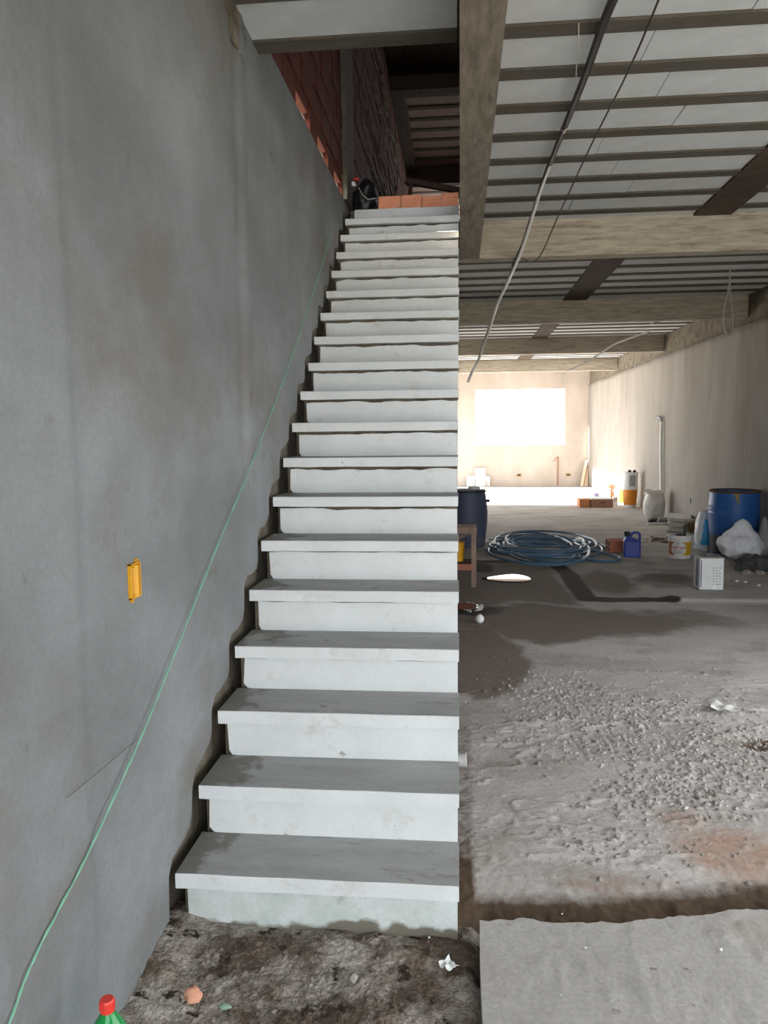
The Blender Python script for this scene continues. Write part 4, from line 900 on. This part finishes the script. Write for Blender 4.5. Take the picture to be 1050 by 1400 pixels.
m.add(vs, [(4*k+j, 4*k+4+j, 4*k+5+j, 4*k+1+j) for k in range(24) for j in range(3)]); m.build('folded_top', 'sack', ws, smooth=True)
tag(MB().lathe([(0, -0.11), (0.04, -0.11), (0.045, -0.10), (0.045, 0.10), (0.04, 0.11), (0, 0.11)], (3.64, 14.36, 0.05), 18, axis='X').build('felt_roll', 'grey_print', smooth=True), 'short grey roll lying at the foot of the white woven sack', 'roll')
tag(box('timber_strip', 3.24, 3.72, 13.96, 14.03, 0.005, 0.03, 'tile', bevel=0.003), 'thin white strip lying on the floor in front of the woven sack', 'strip')
chip('dark_rag', (3.44, 14.45, 0.02), (0.09, 0.06, 0.025), 'black', 'small black rag on the floor under the woven sack', 'rag', 4, 0.6)
pp = thing('drain_pipe', 'thin white plastic pipe rising up the right wall behind the woven sack', 'pipe', (3.80, 15.4, 0))
MB().tube(smooth_pts([(0.0, -0.1, 0.02), (0.0, -0.08, 0.6), (0.0, 0.0, 1.45), (0.0, 0.0, 1.82)], 6), 0.03, 12).build('pipe_run', 'white_plastic', pp, smooth=True)
MB().tube(smooth_pts([(0.0, 0.0, 1.80), (0.0, 0.03, 1.87), (-0.02, 0.16, 1.91), (-0.05, 0.30, 1.91)], 4), 0.028, 12).build('elbow', 'grey_print', pp, smooth=True)
m = MB().box(3.842, 3.85, 13.53, 13.58, 0.42, 0.50).build('wall_chip', 'black'); tag(m, 'small dark hole marker on the right wall above the foam boards', 'hole')
# orange label buckets
def bucket(name, label, loc, h, rb_, rt, bands, cat='bucket', lid=True):
    t = thing(name, label, cat, loc)
    MB().lathe([(0, 0), (rb_, 0), (rb_+0.004, 0.01), (rt, h-0.02), (rt+0.01, h-0.018), (rt+0.01, h), (0, h)], n=36).build('bucket_wall', 'white_plastic', t, smooth=True)
    for (z0, z1, mat, a0_, a1_) in bands:
        m = MB(); vs = []
        for k in range(17):
            a = a0_+(a1_-a0_)*k/16
            for z in (z0, z1): r = rb_+0.004+(rt-rb_-0.004)*z/(h-0.02)+0.002; vs.append((r*math.cos(a), r*math.sin(a), z))
        m.add(vs, [(2*k, 2*k+2, 2*k+3, 2*k+1) for k in range(16)]); m.build('label_band', mat, t, smooth=True)
    return t
f0 = math.atan2(-17.1, -3.6)
bucket('paint_bucket', 'orange labelled white bucket, lower of the two stacked at the right wall', (3.61, 17.15, 0.0), 0.42, 0.12, 0.155, [(0.07, 0.395, 'orange_label', f0-2.2, f0+2.2)])
bucket('paint_bucket', 'white bucket with grey print, stacked on top of the orange labelled bucket', (3.61, 17.15, 0.42), 0.35, 0.15, 0.16, [(0.05, 0.29, 'grey_print', f0-0.1, f0+0.75)])
for k, (x, y) in enumerate(((3.58, 17.1), (3.68, 17.08))):
    o = lump('glove', (0, 0, 0), (0.035, 0.05, 0.03), 'black', seed=80+k, amp=0.4, flat=0.8, sub=3); o.location = (x, y, 0.79)
    tag(o, ['left one of two dark crumpled gloves on the upper bucket', 'right one of two dark crumpled gloves on the upper bucket'][k], 'glove')
# cartons
def carton(label, x0, x1, y0, y1, z0, z1, mat, hole=True, top=None):
    t = thing('carton', label, 'box', ((x0+x1)/2, y0, z0)); w2 = (x1-x0)/2
    MB().box(-w2, w2, 0, y1-y0, 0, z1-z0).build('carton_wall', mat, t, bevel=0.006)
    if hole: MB().box(-0.05, 0.07, -0.002, 0.001, (z1-z0)*0.5, (z1-z0)*0.62).build('hand_hole', 'rust', t)
    MB().box(-w2-0.004, w2+0.004, -0.004, y1-y0+0.004, z1-z0-0.006, z1-z0+0.006).build('carton_lid', top or mat, t)
carton('small orange brown carton, left one of the two low cartons on the far floor', 2.555, 2.78, 17.2, 17.6, 0, 0.17, 'cardboard_orange', False)
carton('wide brown carton with hand hole and pale lid on the far floor', 2.80, 3.27, 17.2, 17.75, 0, 0.185, 'cardboard', True, 'paper')
carton('white carton behind the low brown cartons', 3.19, 3.45, 18.5, 18.9, 0, 0.315, 'paper', False)
o = lump('brown_cushion', (0, 0, 0), (0.17, 0.12, 0.09), 'cardboard', seed=90, amp=0.15, flat=0.9, sub=3); o.location = (3.50, 19.05, 0.305); tag(o, 'rounded brown packet resting against the white carton', 'packet')
MB_ = MB().box(3.36, 3.62, 18.92, 19.18, 0, 0.22).build('carton', 'cardboard', bevel=0.006); tag(MB_, 'brown carton under the rounded packet, half hidden by the white carton', 'box')
ct = thing('paint_can', 'small white and blue can left of the white carton', 'can', (3.10, 18.5, 0.0))
MB().lathe([(0, 0), (0.085, 0), (0.085, 0.28), (0.08, 0.285), (0, 0.285)], n=28).build('can_wall', 'white_plastic', ct, smooth=True)
MB().lathe([(0.0865, 0.05), (0.0865, 0.22)], n=28).build('can_label', 'violet_print', ct, smooth=True)
lb = thing('bottle', 'yellow green plastic bottle beside the orange labelled bucket', 'bottle', (3.66, 18.4, 0.0))
MB().lathe([(0, 0), (0.065, 0), (0.07, 0.02), (0.068, 0.2), (0.05, 0.27), (0.025, 0.30), (0.025, 0.33), (0, 0.33)], n=24).build('bottle_body', 'lime', lb, smooth=True)
MB().lathe([(0.03, 0.31), (0.03, 0.345), (0, 0.345)], n=16).build('cap', 'lime', lb, smooth=True)
pk = thing('leaflet_packet', 'white packet with red mark leaning on the wide brown carton', 'packet', (3.42, 17.75, 0.0), 0.1)
MB().box(-0.06, 0.06, -0.015, 0.015, 0, 0.19).build('packet_body', 'paper', pk, bevel=0.004)
MB().tube([(0.02*math.cos(a), -0.017, 0.11+0.03*math.sin(a)) for a in [k*0.5 for k in range(10)]], 0.006, 6).build('red_mark', 'red_print', pk)
# far wall things
for k, (a, b, h, yy) in enumerate(((0.165, 0.42, 0.337, 24.20), (0.70, 0.885, 0.31, 24.20), (0.43, 0.735, 0.562, 24.10))):
    o = MB().box(a, b, 0, 0.05, 0, h).build('board_panel', 'tile', bevel=0.006); o.location = (0, yy, 0.0)
    tag(o, ['low white panel on the left, leaning at the far wall', 'low white panel on the right, leaning at the far wall', 'tall white panel in the middle, leaning at the far wall'][k], 'panel', 'white panels at the far wall')
for k, (a, b) in enumerate(((1.69, 1.86), (3.19, 3.35))):
    t = thing('wall_outlet', ['small outlet box in far wall below window middle', 'small outlet box in far wall near the right corner'][k], 'outlet', ((a+b)/2, YF, 0.335))
    MB().box(-0.08, 0.08, -0.012, 0.02, -0.045, 0.045).build('frame', 'outlet', t, bevel=0.004); MB().box(-0.05, 0.05, -0.014, -0.011, -0.03, 0.03).build('insert', 'rust', t)
fp = thing('far_pipe', 'thin brown pipe standing up the far wall under the window', 'pipe', (2.95, 24.25, 0))
MB().tube([(0, 0, 0), (0, 0, 0.9)], 0.016, 8).build('pipe_run', 'copper_pipe', fp, smooth=True); MB().tube([(0, 0, 0.89), (-0.07, 0, 0.82), (-0.16, 0, 0.74)], 0.009, 6).build('branch', 'copper_pipe', fp, smooth=True)
for k, (x0, x1, h) in enumerate(((3.62, 3.80, 0.78), (3.75, 3.82, 0.55))):
    o = MB().bar((x0, 23.9, 0.0), (x1, 24.2, h), 0.09, 0.03).build('plank', 'pale_wood', bevel=0.003); tag(o, ['longer pale plank leaning in the far right corner', 'shorter pale plank leaning in the far right corner'][k], 'plank')

# ================================================================== CABLES
cb = thing('hanging_cable', 'thick black conduit with highlight drawn as white lower tube, sagging down from the ceiling', 'cable', (0, 0, 0))
top = smooth_pts([(0.66, 3.05, 3.455), (0.60, 3.55, 3.44), (0.592, 4.20, 3.43), (0.573, 5.03, 3.43), (0.55, 5.9, 3.41), (0.49, 6.8, 3.22), (0.437, 7.25, 3.13)], 6)
MB().tube(top, lambda t: 0.022-0.009*t, 10).build('conduit', 'black_cable', cb, smooth=True)
low = smooth_pts([(0.566, 5.5, 3.422), (0.548, 5.95, 3.395), (0.493, 6.75, 3.205), (0.447, 7.25, 3.115), (0.42, 8.0, 3.10), (0.37, 8.4, 3.02), (0.312, 8.6, 2.86), (0.235, 9.2, 2.66), (0.18, 9.5, 2.51), (0.10, 9.55, 2.36), (0.06, 9.6, 2.26)], 6)
MB().tube(low, lambda t: 0.011+0.006*min(1, t*3), 8).build('cable', 'white_cord_and_highlight', cb, smooth=True)['label'] = 'white highlight of the conduit'  # conduit is dark; its highlight is put in as a white tube
MB().tube([(0.592, 4.85, 3.43), (0.575, 4.87, 3.40), (0.56, 4.9, 3.44)], 0.006, 6).build('tie', 'grey_wire', cb)
tag(MB().tube(smooth_pts([(0.80, 3.50, 3.462), (0.785, 4.08, 3.40), (0.75, 5.0, 3.36), (0.69, 6.1, 3.24), (0.632, 6.98, 3.13), (0.50, 7.02, 3.14)], 6), 0.005, 6).build('thin_wire', 'dark_wire', smooth=True), 'thin dark wire slanting under the ceiling right of the thick conduit', 'wire')
tag(MB().tube(smooth_pts([(0.492, 3.74, 3.46), (0.50, 3.80, 3.40), (0.54, 4.15, 3.41), (0.561, 4.24, 3.462)], 5), 0.0025, 5).build('thin_wire', 'grey_wire', smooth=True), 'short fine wire looping below a joist left of the thick conduit', 'wire')
tag(MB().tube(smooth_pts([(2.985, 9.3, 3.462), (2.983, 9.3, 3.284), (2.945, 9.3, 3.05), (2.932, 9.3, 2.88), (2.955, 9.3, 2.75), (2.995, 9.3, 2.705), (3.028, 9.3, 2.75), (3.035, 9.3, 2.90), (3.01, 9.3, 3.1), (2.99, 9.3, 3.284), (2.987, 9.3, 3.462)], 6), 0.008, 6).build('wire_loop', 'grey_wire', smooth=True), 'long loop of pale wire hanging from the ceiling near the right wall', 'wire')
tag(MB().tube(smooth_pts([(3.4, 11.0, 3.46), (2.99, 11.0, 3.235), (2.70, 11.15, 3.14), (2.6, 11.5, 3.13), (3.07, 15.2, 3.35), (2.75, 15.25, 3.20), (2.50, 15.3, 3.03), (2.25, 15.35, 2.89), (1.97, 15.4, 2.78)], 5)[:15], 0.007, 6).build('cord', 'grey_wire', smooth=True), 'pale cord slung under the second beam near the wire loop', 'cord')
tag(MB().tube(smooth_pts([(3.42, 14.9, 3.462), (3.08, 15.0, 3.35), (2.79, 15.0, 3.235), (2.486, 15.0, 3.04), (2.221, 15.0, 2.89), (1.954, 15.0, 2.782)], 6), 0.016, 8).build('cord', 'white_cord_and_highlight', smooth=True), 'white cord hanging free from the ceiling before the third beam', 'cord')
